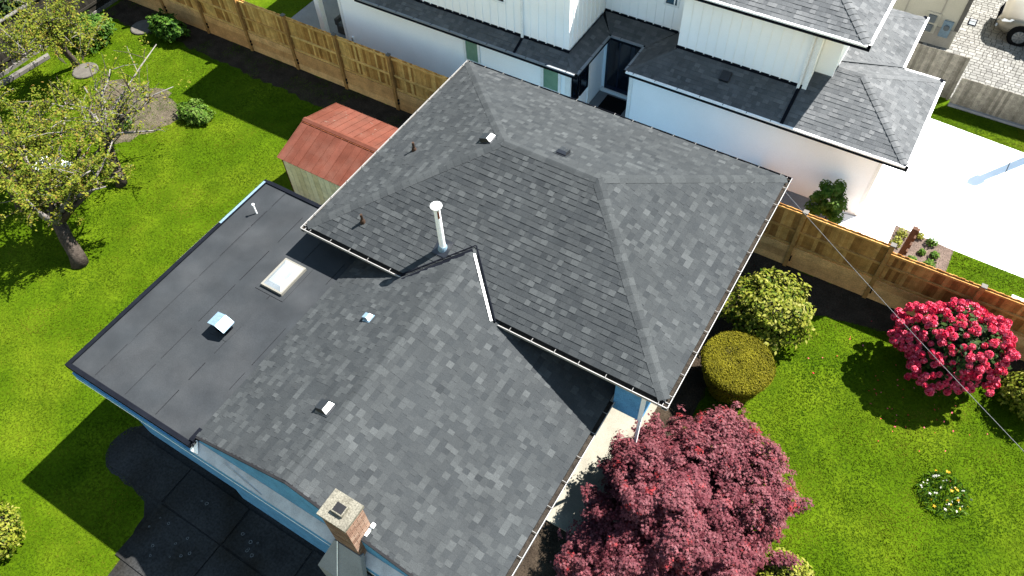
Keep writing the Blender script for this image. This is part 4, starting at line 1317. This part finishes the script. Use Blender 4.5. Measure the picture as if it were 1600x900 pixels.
MB().box(-.15, .15, -.24, .24, 0, .012).build("frame", m_black, vc)
MB().box(-.11, .11, -.19, 0.02, .013, .02).build("lid", m_meter, vc)
MB().box(-.11, .11, .06, .19, .013, .02).build("lid", m_sideyard, vc)


def make_car():
    car = thing("parked_car", "beige sport utility car parked nose first on the pavers", "car", (13.48, 23.5, NG + .015))
    # lofted body: stations along the length (x), half-profile (y,z)
    st = [(-0.02, .55, .42, .62), (.10, .74, .34, .80), (.35, .86, .28, .92), (.9, .91, .26, 1.0), (1.35, .92, .26, 1.05),
          (1.9, .92, .26, 1.08), (3.6, .92, .26, 1.10), (4.3, .90, .30, 1.08), (4.52, .80, .40, .95)]
    vs_, fs = [], []
    for (x, w, zl, zh) in st:
        prof = [(-w * .86, zl), (-w, zl + .14), (-w * 1.0, (zl + zh) / 2), (-w * .97, zh - .08), (-w * .86, zh), (-w * .4, zh + .045), (0, zh + .055)]
        full = prof + [(-a, b) for a, b in prof[-2::-1]]
        vs_ += [(x, a, b) for a, b in full]
    n = 13
    for i in range(len(st) - 1):
        for k in range(n):
            k2 = (k + 1) % n
            fs.append((i * n + k, i * n + k2, (i + 1) * n + k2, (i + 1) * n + k))
    fs += [tuple(range(n)), tuple((len(st) - 1) * n + k for k in range(n))[::-1]]
    body = obj("body", vs_, fs, m_carpaint, car, smooth=True)
    # cabin
    cs_ = [(1.30, .82, 1.10, 1.12), (1.95, .72, 1.10, 1.62), (2.4, .72, 1.10, 1.70), (3.6, .72, 1.10, 1.70), (4.25, .66, 1.10, 1.58), (4.45, .80, 1.05, 1.10)]
    vs_, fs = [], []
    for (x, w, zl, zh) in cs_:
        full = [(-.86, zl), (-w, zh - .06), (-w * .8, zh), (w * .8, zh), (w, zh - .06), (.86, zl)]
        vs_ += [(x, a, b) for a, b in full]
    for i in range(len(cs_) - 1):
        for k in range(5):
            fs.append((i * 6 + k, i * 6 + k + 1, (i + 1) * 6 + k + 1, (i + 1) * 6 + k))
    obj("cabin", vs_, fs, m_carpaint, car, smooth=False)
    MB().slab([(1.40, -.66, 1.20), (1.40, .66, 1.20), (1.92, .60, 1.62), (1.92, -.60, 1.62)], (-.015, 0, .02)).build("windscreen", m_glass_dark, car)
    for s in (-1, 1):
        MB().slab([(1.75, s * .84, 1.2), (4.1, s * .84, 1.2), (4.0, s * .745, 1.58), (2.05, s * .745, 1.58)], (0, s * .02, .005)).build("side_window", m_glass_dark, car)
        hl = MB().slab([(.05, s * .55, .66), (.16, s * .80, .70), (.42, s * .885, .80), (.52, s * .84, .885), (.20, s * .62, .80)], (-.02, s * .03, .02))
        hl.build("headlight", m_lens, car)
        MB().tube([(.06, s * .70, .46), (-.0, s * .70, .46)], .06, 12).build("fog_light", m_lens, car)
        for xw in (.92, 3.65):
            arch = MB().tube([(xw, s * .80, .37), (xw, s * .935, .37)], .42, 22).build("wheel_arch", m_tyre, car)
            wh = MB().tube([(xw, s * .76, .35), (xw, s * .955, .35)], .35, 24).build("wheel", m_tyre, car)
            rim = MB().tube([(xw, s * .956, .35), (xw, s * .962, .35)], .235, 20)
            rim.build("rim", m_meter, wh)
            for k in range(9):
                t = 6.283 * k / 9
                d, e = Vector((math.cos(t), 0, math.sin(t))), Vector((-math.sin(t), 0, math.cos(t)))
                c0 = Vector((xw, s * .964, .35))
                MB().slab([c0 + d * .03 - e * .018, c0 + d * .03 + e * .018, c0 + d * .23 + e * .032, c0 + d * .23 - e * .032], (0, s * .012, 0)).build("spoke", m_rim, wh)
    MB().slab([(-.03, -.42, .55), (-.03, .42, .55), (.03, .42, .78), (.03, -.42, .78)], (-.02, 0, 0)).build("grille", m_black, car)
    MB().slab([(-.03, -.6, .36), (-.03, .6, .36), (-.03, .6, .46), (-.03, -.6, .46)], (-.015, 0, 0)).build("air_intake", m_black, car)
    MB().box(1.55, 1.72, -1.06, -.90, 1.05, 1.18).build("door_mirror", m_carpaint, car)
    MB().box(1.55, 1.72, .90, 1.06, 1.05, 1.18).build("door_mirror", m_carpaint, car)
    return car


make_car()
up_ = thing("utility_pole", "tall timber pole beside the drive, standing just outside the picture", "pole", (17.35, 18.6, NG))
MB().tube([(0, 0, 0), (0, 0, 6.3)], [.16, .13], 14).build("shaft", m_bark, up_)
MB().box(-.14, .14, -.14, .14, 5.9, 6.42).build("junction_box", m_meter, up_)


# ================================================================== PLANTS
def branch_tree(name, label, base, trunk_top, r0, targets, leaves, seed, leaf=0.09, pale=0.4, per=38):
    """old fruit tree: thick trunk, crooked limbs reaching given points, short leafy shoots, sparse leaves"""
    random.seed(seed)
    r = np.random.default_rng(seed)
    t = thing(name, label, "tree", base)
    B = Vector(base)
    T = Vector(trunk_top) - B
    MB().tube([(0, 0, -0.05), T * 0.25 + Vector((.03, .02, 0)), T * 0.6 + Vector((-.04, 0, 0)), T], [r0 * 1.25, r0, r0 * .92, r0 * .85], 10).build("trunk", m_bark, t, smooth=True)
    C, Nn, Tn = [], [], []
    for k, tg in enumerate(targets):
        tg = Vector(tg) - B
        mid = T.lerp(tg, 0.5) + Vector((random.uniform(-.25, .25), random.uniform(-.25, .25), random.uniform(0.0, .35)))
        q1 = T.lerp(mid, 0.5) + Vector((random.uniform(-.1, .1), random.uniform(-.1, .1), .1))
        pts = [T - Vector((0, 0, .08)), q1, mid, mid.lerp(tg, .55) + Vector((random.uniform(-.15, .15), random.uniform(-.15, .15), .05)), tg]
        rb = r0 * random.uniform(.40, .56)
        MB().tube(pts, [rb, rb * .75, rb * .5, rb * .32, rb * .16], 7).build("limb", m_bark if random.random() > pale else m_palebark, t, smooth=True)
        # twigs with leaves
        for j in range(15):
            f = random.uniform(.25, 1.0)
            i0 = min(3, int(f * 4))
            p0 = pts[i0].lerp(pts[i0 + 1], f * 4 - i0)
            d = Vector((random.uniform(-1, 1), random.uniform(-1, 1), random.uniform(-.1, 1.1))).normalized() * random.uniform(.4, 1.15)
            p1 = p0 + d * .55 + Vector((0, 0, .06))
            p2 = p0 + d
            if j < 8:
                MB().tube([p0, p1, p2], [.016, .011, .006], 5).build("twig", m_palebark if random.random() < .3 else m_bark, t)
            nl = int(per * random.uniform(.4, 1.5)) if leaves else 0
            for q in range(nl):
                g = random.uniform(.15, 1.05)
                pp = p0.lerp(p1, min(1, g * 2)) if g < .5 else p1.lerp(p2, g * 2 - 1)
                C.append(tuple(pp + Vector((random.gauss(0, .065), random.gauss(0, .065), random.gauss(0, .06)))))
                Nn.append((random.gauss(0, .55), random.gauss(0, .55), 1))
                Tn.append(.36 + random.gauss(0, .22))
    if C:
        foliage("foliage", C, Nn, leaf * r.uniform(.7, 1.35, len(C)), np.array(Tn), m_appleleaf, t)
    return t


def ring(c, rad, n, z, jit, seed, zj=.5):
    r = random.Random(seed)
    out = []
    for i in range(n):
        a = 6.283 * (i + r.uniform(-.3, .3)) / n
        q = rad * math.sqrt(r.uniform(.25, 1.0))
        out.append((c[0] + q * math.cos(a) + r.uniform(-jit, jit), c[1] + q * math.sin(a) + r.uniform(-jit, jit), z + r.uniform(-zj, zj)))
    return out


branch_tree("fruit_tree", "old fruit tree with thick leaning trunk nearest the flat roof", (-8.84, -2.25, 0), (-9.35, -1.85, 1.35), .23,
            ring((-10.0, -.4), 2.0, 16, 2.7, .2, 3) + [(-7.9, .5, 2.5), (-8.0, -.5, 2.4), (-11.2, -1.9, 2.4), (-11.4, .5, 2.7)], True, 3)
branch_tree("fruit_tree", "pruned fruit tree with bare pale branches beside the dry garden bed", (-10.43, .9, 0), (-10.85, 1.45, 1.5), .17,
            ring((-11.2, 2.3), 1.9, 10, 2.5, .2, 5) + [(-9.7, 3.9, 2.4), (-11.3, 4.9, 2.9), (-9.9, 3.0, 2.6), (-8.9, 2.4, 2.0), (-12.0, 2.2, 2.7)], True, 5, per=13, pale=.75)
branch_tree("fruit_tree", "leafy fruit tree in the garden corner beside the grey fence", (-17.2, 4.6, 0), (-17.0, 4.4, 1.3), .13,
            ring((-15.9, 3.6), 2.0, 16, 2.5, .2, 8) + [(-15.3, 3.9, 3.2), (-15.0, 2.2, 2.9)], True, 8, per=32)
branch_tree("fruit_tree", "fruit tree at the left picture edge with its trunk hidden by leaves", (-12.6, -1.6, 0), (-12.6, -1.4, 1.3), .16,
            ring((-12.6, -.4), 2.4, 17, 2.6, .25, 9), True, 9, per=34)
random.seed(21)

# red Japanese maple
mp_ = thing("japanese_maple", "spreading Japanese maple with dark red purple leaves beside the patio", "tree", (11.22, -.90, 0))
r = np.random.default_rng(4)
# rosettes of star-shaped leaves on the ends of shoots, spread over a lumpy dome with gaps
nro = 6800
d = unit_dirs(nro * 3)
d = d[d[:, 2] > -.28][:nro]
ln = lump_noise(d * np.array([1, 1.3, 1.6]), 6.0, 5)
fine = lump_noise(d * np.array([1, 1.3, 1.6]), 19.0, 6)
keep = (fine + .6 * ln > -.40) | (r.random(len(d)) < .10)
d, ln, fine = d[keep], ln[keep], fine[keep]
layer = r.random(len(d)) ** 2 * .20
rf = 1 + .21 * ln + .10 * fine - layer
rc_ = np.stack([d[:, 0] * 2.02 * rf, d[:, 1] * 2.85 * rf, 1.0 + d[:, 2] * 1.95 * rf], 1)
rc_[:, 2] = np.maximum(rc_[:, 2], .35 + .4 * r.random(len(d)))
per = 17
nR_ = len(rc_)
up_n = d * .75 + np.array([0, 0, .75]) + r.normal(size=(nR_, 3)) * .22
up_n /= np.linalg.norm(up_n, axis=1, keepdims=True)
off = r.normal(size=(nR_, per, 3)) * .062
off -= (off * up_n[:, None, :]).sum(2, keepdims=True) * up_n[:, None, :] * .55
C = (rc_[:, None, :] + off).reshape(-1, 3)
Nn = (up_n[:, None, :] + off * 5.5 + r.normal(size=off.shape) * .2).reshape(-1, 3)
tone0 = .44 + .14 * ln + .12 * fine + r.normal(size=nR_) * .12
T = (tone0[:, None] + r.normal(size=(nR_, per)) * .10 + (r.random((nR_, 1)) < .05) * .45).reshape(-1)
# stray shoots
Cx, Nx, Tx = [C], [Nn], [T]
for (x, y, z) in ((2.15, 1.95, 1.3), (-1.65, 2.1, 1.5), (-1.9, 1.75, 1.3), (-2.15, 1.2, 1.2), (-2.2, .6, 1.1), (-1.8, 1.5, 1.6), (-2.1, 1.0, 1.5), (-.5, 2.95, 1.3), (1.2, 2.75, 1.2), (-2.2, -.3, 1.4), (2.35, .6, 1.3)):
    p_ = 260
    dd = unit_dirs(p_)
    f_ = r.uniform(0, 1, (p_, 1))
    Cx.append(np.array([x, y, z]) * (.85 + .2 * f_) + dd * np.array([.2, .2, .10]) * r.uniform(.3, 1, (p_, 1)))
    Nx.append(dd * .4 + np.array([0, 0, 1.]))
    Tx.append(.45 + r.normal(size=p_) * .2)
C, Nn, T = np.concatenate(Cx), np.concatenate(Nx), np.concatenate(Tx)
foliage("crown", C, Nn, .085 * r.uniform(.7, 1.3, len(C)), T, m_maple, mp_, STAR)
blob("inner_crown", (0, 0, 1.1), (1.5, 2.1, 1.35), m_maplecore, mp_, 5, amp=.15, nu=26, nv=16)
MB().tube([(0, 0, -.05), (.05, .1, .5), (-.05, .1, 1.0)], [.16, .13, .11], 10).build("trunk", m_bark, mp_, smooth=True)
for k in range(7):
    a = 6.283 * k / 7
    MB().tube([(-.05, .1, .9), (.6 * math.cos(a), .8 * math.sin(a), 1.7), (1.5 * math.cos(a), 2.1 * math.sin(a), 2.1)], [.07, .05, .02], 6).build("limb", m_bark, mp_)

# pink rhododendron
rh = thing("rhododendron", "large rhododendron bush covered in bright pink flower clusters by the fence", "shrub", (15.42, 7.3, 0))
r = np.random.default_rng(12)
blob("twig_mass", (0, 0, 1.15), (1.05, .95, .8), m_core, rh, 3, amp=.12)
n = 5200
d = unit_dirs(n)
d = d[d[:, 2] > -.45]
P = d * np.array([1.26, 1.15, 1.08]) * r.uniform(.72, 1.0, (len(d), 1)) * (1 + .10 * np.sin(4 * np.arctan2(d[:, 1], d[:, 0]) + 1)[:, None]) + np.array([0, 0, 1.2])
foliage("foliage", P, d + np.array([0, 0, .5]) + r.normal(size=d.shape) * .4, .13 * r.uniform(.7, 1.3, len(d)), .4 + r.normal(size=len(d)) * .25, m_dgreen, rh)
# one truss: a ball of small five-petalled flowers
variants = []
for v in range(4):
    fd = unit_dirs(26)
    fd[:, 2] = np.abs(fd[:, 2]) * 1.0 - .12
    b = MB()
    for q in fd:
        nq = Vector(q).normalized()
        a = nq.orthogonal().normalized()
        e = nq.cross(a)
        c0 = nq * .068
        vs_ = [c0 - nq * .012]
        for i in range(10):
            t = 6.283 * i / 10
            rr2 = .040 if i % 2 == 0 else .024
            vs_.append(c0 + (a * math.cos(t) + e * math.sin(t)) * rr2 + nq * (.012 if i % 2 == 0 else .004))
        tone = random.uniform(.25, 1.0)
        b.add(vs_, [(0, 1 + i, 1 + (i + 1) % 10) for i in range(10)], tone)
    b.lathe((0, 0, 0), [(.02, -.05), (.052, -.02), (.056, .02), (.035, .05)], 8, .1)
    variants.append(b)
meshes = []
first = True
cnt = 0
tries = 0
placed = []
while cnt < 290 and tries < 12000:
    tries += 1
    d = unit_dirs(1)[0]
    if d[2] < -.28 or (d[1] > .75 and d[2] < .2):
        continue
    an = math.atan2(d[1], d[0])
    lnv = lump_noise(np.array([d]), 5.0, 77)[0]
    k = 1 + .24 * lnv + random.gauss(0, .04)
    if lump_noise(np.array([d]), 9.0, 78)[0] < -.7:
        continue
    p = Vector((d[0] * 1.30 * k, d[1] * 1.18 * k, 1.2 + d[2] * 1.14 * k))
    if any((p - q).length < .138 for q in placed):
        continue
    placed.append(p)
    vi = cnt % 4
    if cnt < 4:
        o = variants[vi].build("flower_cluster", m_pink, rh)
        meshes.append(o.data)
    else:
        o = link("flower_cluster", meshes[vi], rh)
    o.location = p
    s = random.uniform(.85, 1.55)
    o.scale = (s, s, s)
    o.rotation_euler = (Vector((0, 0, 1)).rotation_difference(Vector(d) + Vector((0, 0, .8)))).to_euler()
    cnt += 1
for k in range(5):
    a = 6.283 * k / 5
    MB().tube([(.1 * math.cos(a), .1 * math.sin(a), -.03), (.5 * math.cos(a), .5 * math.sin(a), .8)], [.05, .03], 6).build("stem", m_bark, rh)

shrub("variegated_shrub", "loose shrub with pale cream and green leaves between hedge and timber fence", "shrub", (10.75, 6.15, .95), (1.12, 1.15, .95),
      m_variegated, 5200, .125, tone=(.50, .26), seed=3, core=.70, amp=.24, freq=7.0)
shrub("variegated_shrub", "yellow green shrub at the bottom edge below the red maple", "shrub", (13.75, -.65, .6), (.75, .75, .6), m_variegated, 2400, .10, amp=.22,
      tone=(.66, .18), clumps=26, cl=.24, seed=6)
shrub("yellow_shrub", "yellow leaved shrub at the right picture edge beside the rhododendron", "shrub", (17.75, 7.35, .6), (.8, .75, .65), m_variegated, 2400, .10, amp=.22,
      tone=(.55, .2), clumps=26, cl=.24, seed=8)
shrub("low_shrub", "low yellow green shrub at the left edge of the lawn", "shrub", (-3.35, -9.35, .45), (.75, .75, .5), m_variegated, 2600, .09, tone=(.45, .25), clumps=20, cl=.24, seed=9)
shrub("leafy_bush", "round green bush on the lawn near the grey fence", "shrub", (-17.9, 6.1, .5), (.95, .8, .6), m_green, 2600, .13, tone=(.5, .25), seed=10, amp=.28, freq=6.0)
shrub("leafy_bush", "dark leafy plants at the foot of the timber fence", "shrub", (-15.3, 7.9, .45), (.9, .5, .5), m_green, 1700, .16, tone=(.4, .25), seed=11, amp=.3, freq=6.0)
shrub("leafy_bush", "low bright green plant on the lawn beside the dry bed", "shrub", (-10.65, 4.75, .22), (.75, .5, .28), m_green, 1500, .11, tone=(.75, .22), seed=12, amp=.3, freq=6.0)
shrub("leafy_bush", "small green plant in the middle of the dry bed", "shrub", (-12.6, 3.0, .15), (.3, .3, .2), m_green, 260, .09, tone=(.5, .2), clumps=8, cl=.12, seed=13)
shrub("dark_trees", "dark leafy shrubs in shade beyond the grey fence at the top left corner", "shrub", (-21.2, 4.9, 1.3), (1.2, 3.4, 1.5), m_dgreen, 6000, .20,
      tone=(.35, .25), seed=61, amp=.22, freq=6.0)
# small tree beside the white wall
st_ = thing("young_tree", "young green tree against the white wall by the driveway", "tree", (11.05, 10.55, NG))
r = np.random.default_rng(31)
Cs, Ns, Ts = [], [], []
for k in range(34):
    d = unit_dirs(1)[0]
    cc = np.array([.5, .5, .6]) * d * r.uniform(.35, 1.0) * (1.15 - .35 * d[2]) + np.array([0, 0, 1.0])
    per = 130
    dd = unit_dirs(per)
    Cs.append(cc + dd * .19 * r.uniform(.3, 1, (per, 1)))
    Ns.append(dd * .6 + np.array([0, 0, .7]))
    Ts.append(.42 + r.normal() * .1 + r.normal(size=per) * .2)
foliage("crown", np.concatenate(Cs), np.concatenate(Ns), .10 * r.uniform(.7, 1.3, 34 * 130), np.concatenate(Ts) + .25, m_green, st_)
MB().tube([(0, 0, 0), (.03, 0, .6), (0, 0, 1.3)], [.035, .028, .012], 7).build("trunk", m_bark, st_)
for k in range(5):
    a = 6.283 * k / 5
    MB().tube([(.02, 0, .6 + .1 * k), (.3 * math.cos(a), .3 * math.sin(a), .9 + .12 * k)], [.014, .006], 5).build("limb", m_bark, st_)
shrub("climbing_plant", "small green climber tip showing above the roof edge at the white wall", "plant", (8.55, 10.75, .95, NG), (.22, .22, .6), m_dgreen, 500, .09, tone=(.6, .2), clumps=10, cl=.14, seed=41)

# clipped drum hedge
hd = thing("clipped_hedge", "olive yellow hedge clipped into a flat topped drum", "hedge", (10.68, 4.02, 0))
HR, HH = .97, 1.28
prof = [(HR * .56, 0.02), (HR * .74, .4), (HR * .90, HH * .75), (HR * .94, HH - .10), (HR * .90, HH - .05), (HR * .4, HH - .03), (.02, HH - .03)]
MB().lathe((0, 0, 0), prof, 28).build("twig_mass", m_core, hd, smooth=True)
r = np.random.default_rng(9)
na, ns = 17000, 13000
rad = HR * np.sqrt(r.random(na))
an = r.random(na) * 6.283
edge = np.clip((rad - HR * .91) / (HR * .09), 0, 1)
P1 = np.stack([rad * np.cos(an), rad * np.sin(an), HH + .03 * np.sin(5 * rad + an) - .10 * edge ** 2 + r.normal(size=na) * .016], 1)
N1 = np.stack([np.cos(an) * edge, np.sin(an) * edge, np.ones(na)], 1) + r.normal(size=(na, 3)) * .45
an = r.random(ns) * 6.283
zz = r.random(ns) * HH
wob = HR * (.60 + .39 * (zz / HH) ** .75 + .02 * np.sin(6 * an))
P2 = np.stack([wob * np.cos(an), wob * np.sin(an), zz], 1) + r.normal(size=(ns, 3)) * .016
N2 = np.stack([np.cos(an), np.sin(an), np.full(ns, .2)], 1) + r.normal(size=(ns, 3)) * .45
P, Nn = np.concatenate([P1, P2]), np.concatenate([N1, N2])
T = .5 + r.normal(size=len(P)) * .22 + .12 * np.sin(P[:, 0] * 5) * np.sin(P[:, 1] * 6)
foliage("foliage", P, Nn, .042 * r.uniform(.7, 1.3, len(P)), T, m_hedge, hd)

# fading clump of bulbs in the lawn
cl = thing("bulb_clump", "fading clump of pale and yellow flowers standing in the lawn", "plant", (16.44, 3.72, 0))
r = np.random.default_rng(17)
n = 420
an = r.random(n) * 6.283
rd = .62 * np.sqrt(r.random(n))
P = np.stack([rd * np.cos(an), rd * np.sin(an), .06 + .18 * r.random(n) * (1 - rd)], 1)
Nn = np.stack([r.normal(size=n), r.normal(size=n), np.full(n, .6)], 1)
foliage("leaves", P, Nn, .26 * r.uniform(.6, 1.2, n), .5 + r.normal(size=n) * .25, m_green, cl, [(-.5, 0, 0), (0, -.06, .08), (.5, 0, -.05), (0, .06, .08)])
n = 46
an = r.random(n) * 6.283
rd = .58 * np.sqrt(r.random(n))
P = np.stack([rd * np.cos(an), rd * np.sin(an), .20 + .10 * r.random(n)], 1)
foliage("flowers", P, np.tile([0, 0, 1.], (n, 1)) + r.normal(size=(n, 3)) * .5, .085 * r.uniform(.6, 1.3, n), np.where(r.random(n) < .25, 1, .3), m_lilybloom, cl, STAR)["kind"] = "stuff"

# young plants in the mulch bed
ml = ["small yellow green plant in the mulch, nearest the white wall corner", "small yellow green plant in the mulch beside the brown post",
      "yellow green plant at the concrete edge of the mulch bed", "tiny green plant in the middle of the mulch bed",
      "small green plant at the centre right of the mulch bed", "green plant in the mulch near the timber fence",
      "leafy green plant at the mulch edge next to the fence and lawn", "pale green plant behind the brown post at the drive edge"]
for i, (x, y, s, mm) in enumerate(((13.25, 11.15, .17, m_variegated), (13.2, 10.75, .16, m_variegated), (14.1, 11.25, .16, m_green), (13.95, 10.75, .10, m_green),
                                   (14.3, 10.8, .13, m_green), (13.75, 10.25, .15, m_green), (14.25, 10.35, .17, m_green), (13.75, 11.35, .12, m_variegated))):
    shrub("young_plant", ml[i], "plant", (x, y, NG + s * .7, NG), (s, s, s * .8), mm, 110, .08, tone=(.7, .18), clumps=7, cl=.09, seed=50 + i, stems=2, core=.5)
wp = thing("wooden_post", "notched brown timber post standing in the mulch bed", "post", (13.40, 10.15, NG))
MB().box(-.07, .07, -.07, .07, 0, 1.45).build("shaft", m_corten, wp)
for i in range(4):
    MB().box(.072, .13, -.06, .06, .35 + i * .3, .52 + i * .3).build("cleat", m_corten, wp)
ss = MB((16.85, 10.3, NG)).slab([(16.55, 10.15, NG + .005), (17.2, 10.12, NG + .005), (17.2, 10.42, NG + .005), (16.55, 10.45, NG + .005)], (0, 0, .05)).build("stepping_slab", m_concrete)
ss.location = (16.85, 10.3, NG)
tag(ss, "white rectangular slab in the lawn strip beyond the timber fence", "slab")

# round stones on the left lawn
for (x, y, lab) in ((-16.76, 7.72, "round flat stone on the lawn beside the plants at the timber fence"), (-16.6, 4.55, "round flat stone on the lawn under the fruit trees")):
    o = MB().lathe((0, 0, 0), [(.50, 0), (.50, .05), (.46, .075), (.02, .08)], 22).build("stepping_stone", m_stone)
    o.location = (x, y, .005)
    tag(o, lab, "stone")
# white plastic lounger under the tree
lo = thing("sun_lounger", "white plastic sun lounger on the lawn under the fruit trees", "lounger", (-12.6, .2, 0))
lo.rotation_euler = (0, 0, math.radians(12))
for i in range(9):
    MB().box(-.95 + i * .14, -.95 + i * .14 + .115, -.30, .30, .33, .36).build("slat", m_plastic_w, lo)
MB().box(-1.0, .35, -.34, -.305, .28, .37).build("side_rail", m_plastic_w, lo)
MB().box(-1.0, .35, .305, .34, .28, .37).build("side_rail", m_plastic_w, lo)
for i in range(5):
    a = .34 + i * .13
    z = .37 + (a - .34) * .75
    MB().slab([(a, -.31, z), (a + .11, -.31, z + .082), (a + .11, .31, z + .082), (a, .31, z)], (-.015, 0, .025)).build("back_slat", m_plastic_w, lo)
for (x, y) in ((-.9, -.3), (-.9, .3), (.3, -.3), (.3, .3)):
    MB().box(x - .03, x + .03, y - .03, y + .03, 0, .28).build("leg", m_plastic_w, lo)

# overhead cable from the house corner
cp = []
a, b = Vector((10.02, 6.9, 4.75)), Vector((24.5, -4.3, 6.8))
for i in range(25):
    f = i / 24
    cp.append(a.lerp(b, f) + Vector((0, 0, -1.0 * 4 * f * (1 - f) * .35)))
o = MB(tuple(a)).tube(cp, .006, 6).build("overhead_cable", m_cable)
o.location = a
tag(o, "thin grey overhead cable crossing above the lawn and rhododendron", "cable")

# fallen petals
n = 70
r = np.random.default_rng(3)
P = np.stack([15.1 + r.normal(size=n) * 1.0, 6.0 + r.normal(size=n) * .8, np.full(n, .055)], 1)
o = foliage("fallen_petals", P, np.tile([0, 0, 1.], (n, 1)) + r.normal(size=(n, 3)) * .2, .055 * r.uniform(.6, 1.3, n), r.random(n), m_pink)
o["kind"] = "stuff"
o["label"] = "pink petals scattered on the lawn under the rhododendron"
o["category"] = "petals"

# ------------------------------------------------------------------ grass blades over the parts of the lawns in view
def inpoly(P, poly):
    x, y = P[:, 0], P[:, 1]
    ins = np.zeros(len(P), bool)
    n = len(poly)
    for i in range(n):
        (x0, y0), (x1, y1) = poly[i], poly[(i + 1) % n]
        c = ((y0 > y) != (y1 > y)) & (x < (x1 - x0) * (y - y0) / (y1 - y0 + 1e-12) + x0)
        ins ^= c
    return ins


def vnoise(P, sc, seed):
    r = np.random.default_rng(seed)
    g = r.random((64, 64))
    q = P * sc + 100.0
    i = np.floor(q).astype(int)
    f = q - i
    f = f * f * (3 - 2 * f)
    a = g[i[:, 0] % 64, i[:, 1] % 64]
    b = g[(i[:, 0] + 1) % 64, i[:, 1] % 64]
    c = g[i[:, 0] % 64, (i[:, 1] + 1) % 64]
    d = g[(i[:, 0] + 1) % 64, (i[:, 1] + 1) % 64]
    return (a * (1 - f[:, 0]) + b * f[:, 0]) * (1 - f[:, 1]) + (c * (1 - f[:, 0]) + d * f[:, 0]) * f[:, 1]


def grass(name, label, x0, x1, y0, y1, dens, z, holes, seed):
    r = np.random.default_rng(seed)
    n = int((x1 - x0) * (y1 - y0) * dens)
    P = np.stack([r.uniform(x0, x1, n), r.uniform(y0, y1, n)], 1)
    keep = np.ones(n, bool)
    for h in holes:
        keep &= ~(inpoly(P, h) & ((vnoise(P, 1.7, 77) + .25 * r.random(n) < .68) | (not any(h is q for q in SOFT))))
    P = P[keep]
    n = len(P)
    pn = .5 * vnoise(P, .7, seed + 1) + .3 * vnoise(P, 1.9, seed + 2) + .2 * vnoise(P, 5.0, seed + 3)
    pt = .6 * vnoise(P, .45, seed + 4) + .4 * vnoise(P, 2.6, seed + 5)
    rot = np.stack([P[:, 0] * .55 + P[:, 1] * .83, -P[:, 0] * .83 + P[:, 1] * .55], 1) * np.array([.35, 2.2])
    st = vnoise(rot, 1.0, seed + 7)
    tone = .46 + (pn - .5) * .95 + (pt - .5) * .5 + (st - .5) * .28 + r.normal(size=n) * .13
    h = (.014 + .018 * vnoise(P, 2.2, seed + 6)) * r.uniform(.6, 1.4, n)
    an = r.random(n) * 6.283
    w = r.uniform(.010, .020, n)
    ln = r.uniform(.025, .065, n)
    la = r.random(n) * 6.283
    V = np.zeros((n, 3, 3))
    V[:, 0, :2] = P - np.stack([np.cos(an), np.sin(an)], 1) * w[:, None]
    V[:, 1, :2] = P + np.stack([np.cos(an), np.sin(an)], 1) * w[:, None]
    V[:, 2, :2] = P + np.stack([np.cos(la), np.sin(la)], 1) * ln[:, None]
    V[:, :2, 2] = z
    V[:, 2, 2] = z + h
    me = bpy.data.meshes.new(name)
    me.vertices.add(n * 3)
    me.vertices.foreach_set("co", V.ravel().astype(np.float32))
    me.loops.add(n * 3)
    me.loops.foreach_set("vertex_index", np.arange(n * 3, dtype=np.int32))
    me.polygons.add(n)
    me.polygons.foreach_set("loop_start", np.arange(0, n * 3, 3, dtype=np.int32))
    at = me.attributes.new("tone", 'FLOAT', 'FACE')
    at.data.foreach_set("value", np.clip(tone, 0, 1).astype(np.float32))
    me.materials.append(m_grass)
    me.update(calc_edges=True)
    o = link(name, me)
    o["kind"] = "stuff"
    o["label"] = label
    o["category"] = "grass"
    return o


HOUSE = [(-2.6, -5.6), (8.9, -5.6), (8.9, 1.2), (9.3, 1.2), (9.3, 7), (.7, 7), (.7, 1.2), (-2.6, 1.2)]
BEDS = [[(-19.2, 9), (-19.0, 7.5), (-15, 7.75), (-11.5, 7.6), (-2.0, 7.45), (1.0, 7.5), (1, 9)],
        [(-15.4, 4.6), (-13.7, 5.0), (-12.4, 5.0), (-11.4, 4.5), (-11.7, 3.2), (-12.1, 2.5), (-13.8, 2.2), (-14.5, 3.2)],
        [(-2.8, -5.45), (-2.95, -6.05), (-2.65, -6.5), (-1.0, -6.7), (-0.75, -7.35), (-0.35, -8.05), (0.3, -14), (9, -14), (9, -5.2), (-2.6, -5.2)],
        [(-4.9, 3.6), (-1.9, 3.6), (-1.9, 6.5), (-4.9, 6.5)]]
SOFT = BEDS[:2]
grass("grass", "bright green mown grass of the left garden around the fruit trees", -19.3, 1.0, -11, 8.9, 620, 0.0, [HOUSE] + BEDS, 100)
RB = [[(7.85, 8.9), (7.85, -7.5), (10.4, -7.5), (10.1, 1.6), (10.2, 3.0), (9.9, 5.0), (11.7, 7.4), (13.6, 7.9), (17.0, 7.9), (21, 7.9), (21, 8.9)]]
grass("grass", "bright green mown grass of the right garden around the rhododendron", 9.9, 19.5, -3.5, 8.9, 900, 0.0, [HOUSE] + RB, 200)
grass("grass", "short grass of the lawn strip beyond the right timber fence", 14.74, 19.5, 9.0, 11.3, 900, NG, [], 300)
grass("grass", "short grass of the strip between white driveway and weathered fence", 11.4, 17.5, 16.0, 17.95, 900, NG, [[(11.2, 17.3), (12.7, 17.0), (24, 16.1), (24, 15), (11, 15)]], 400)
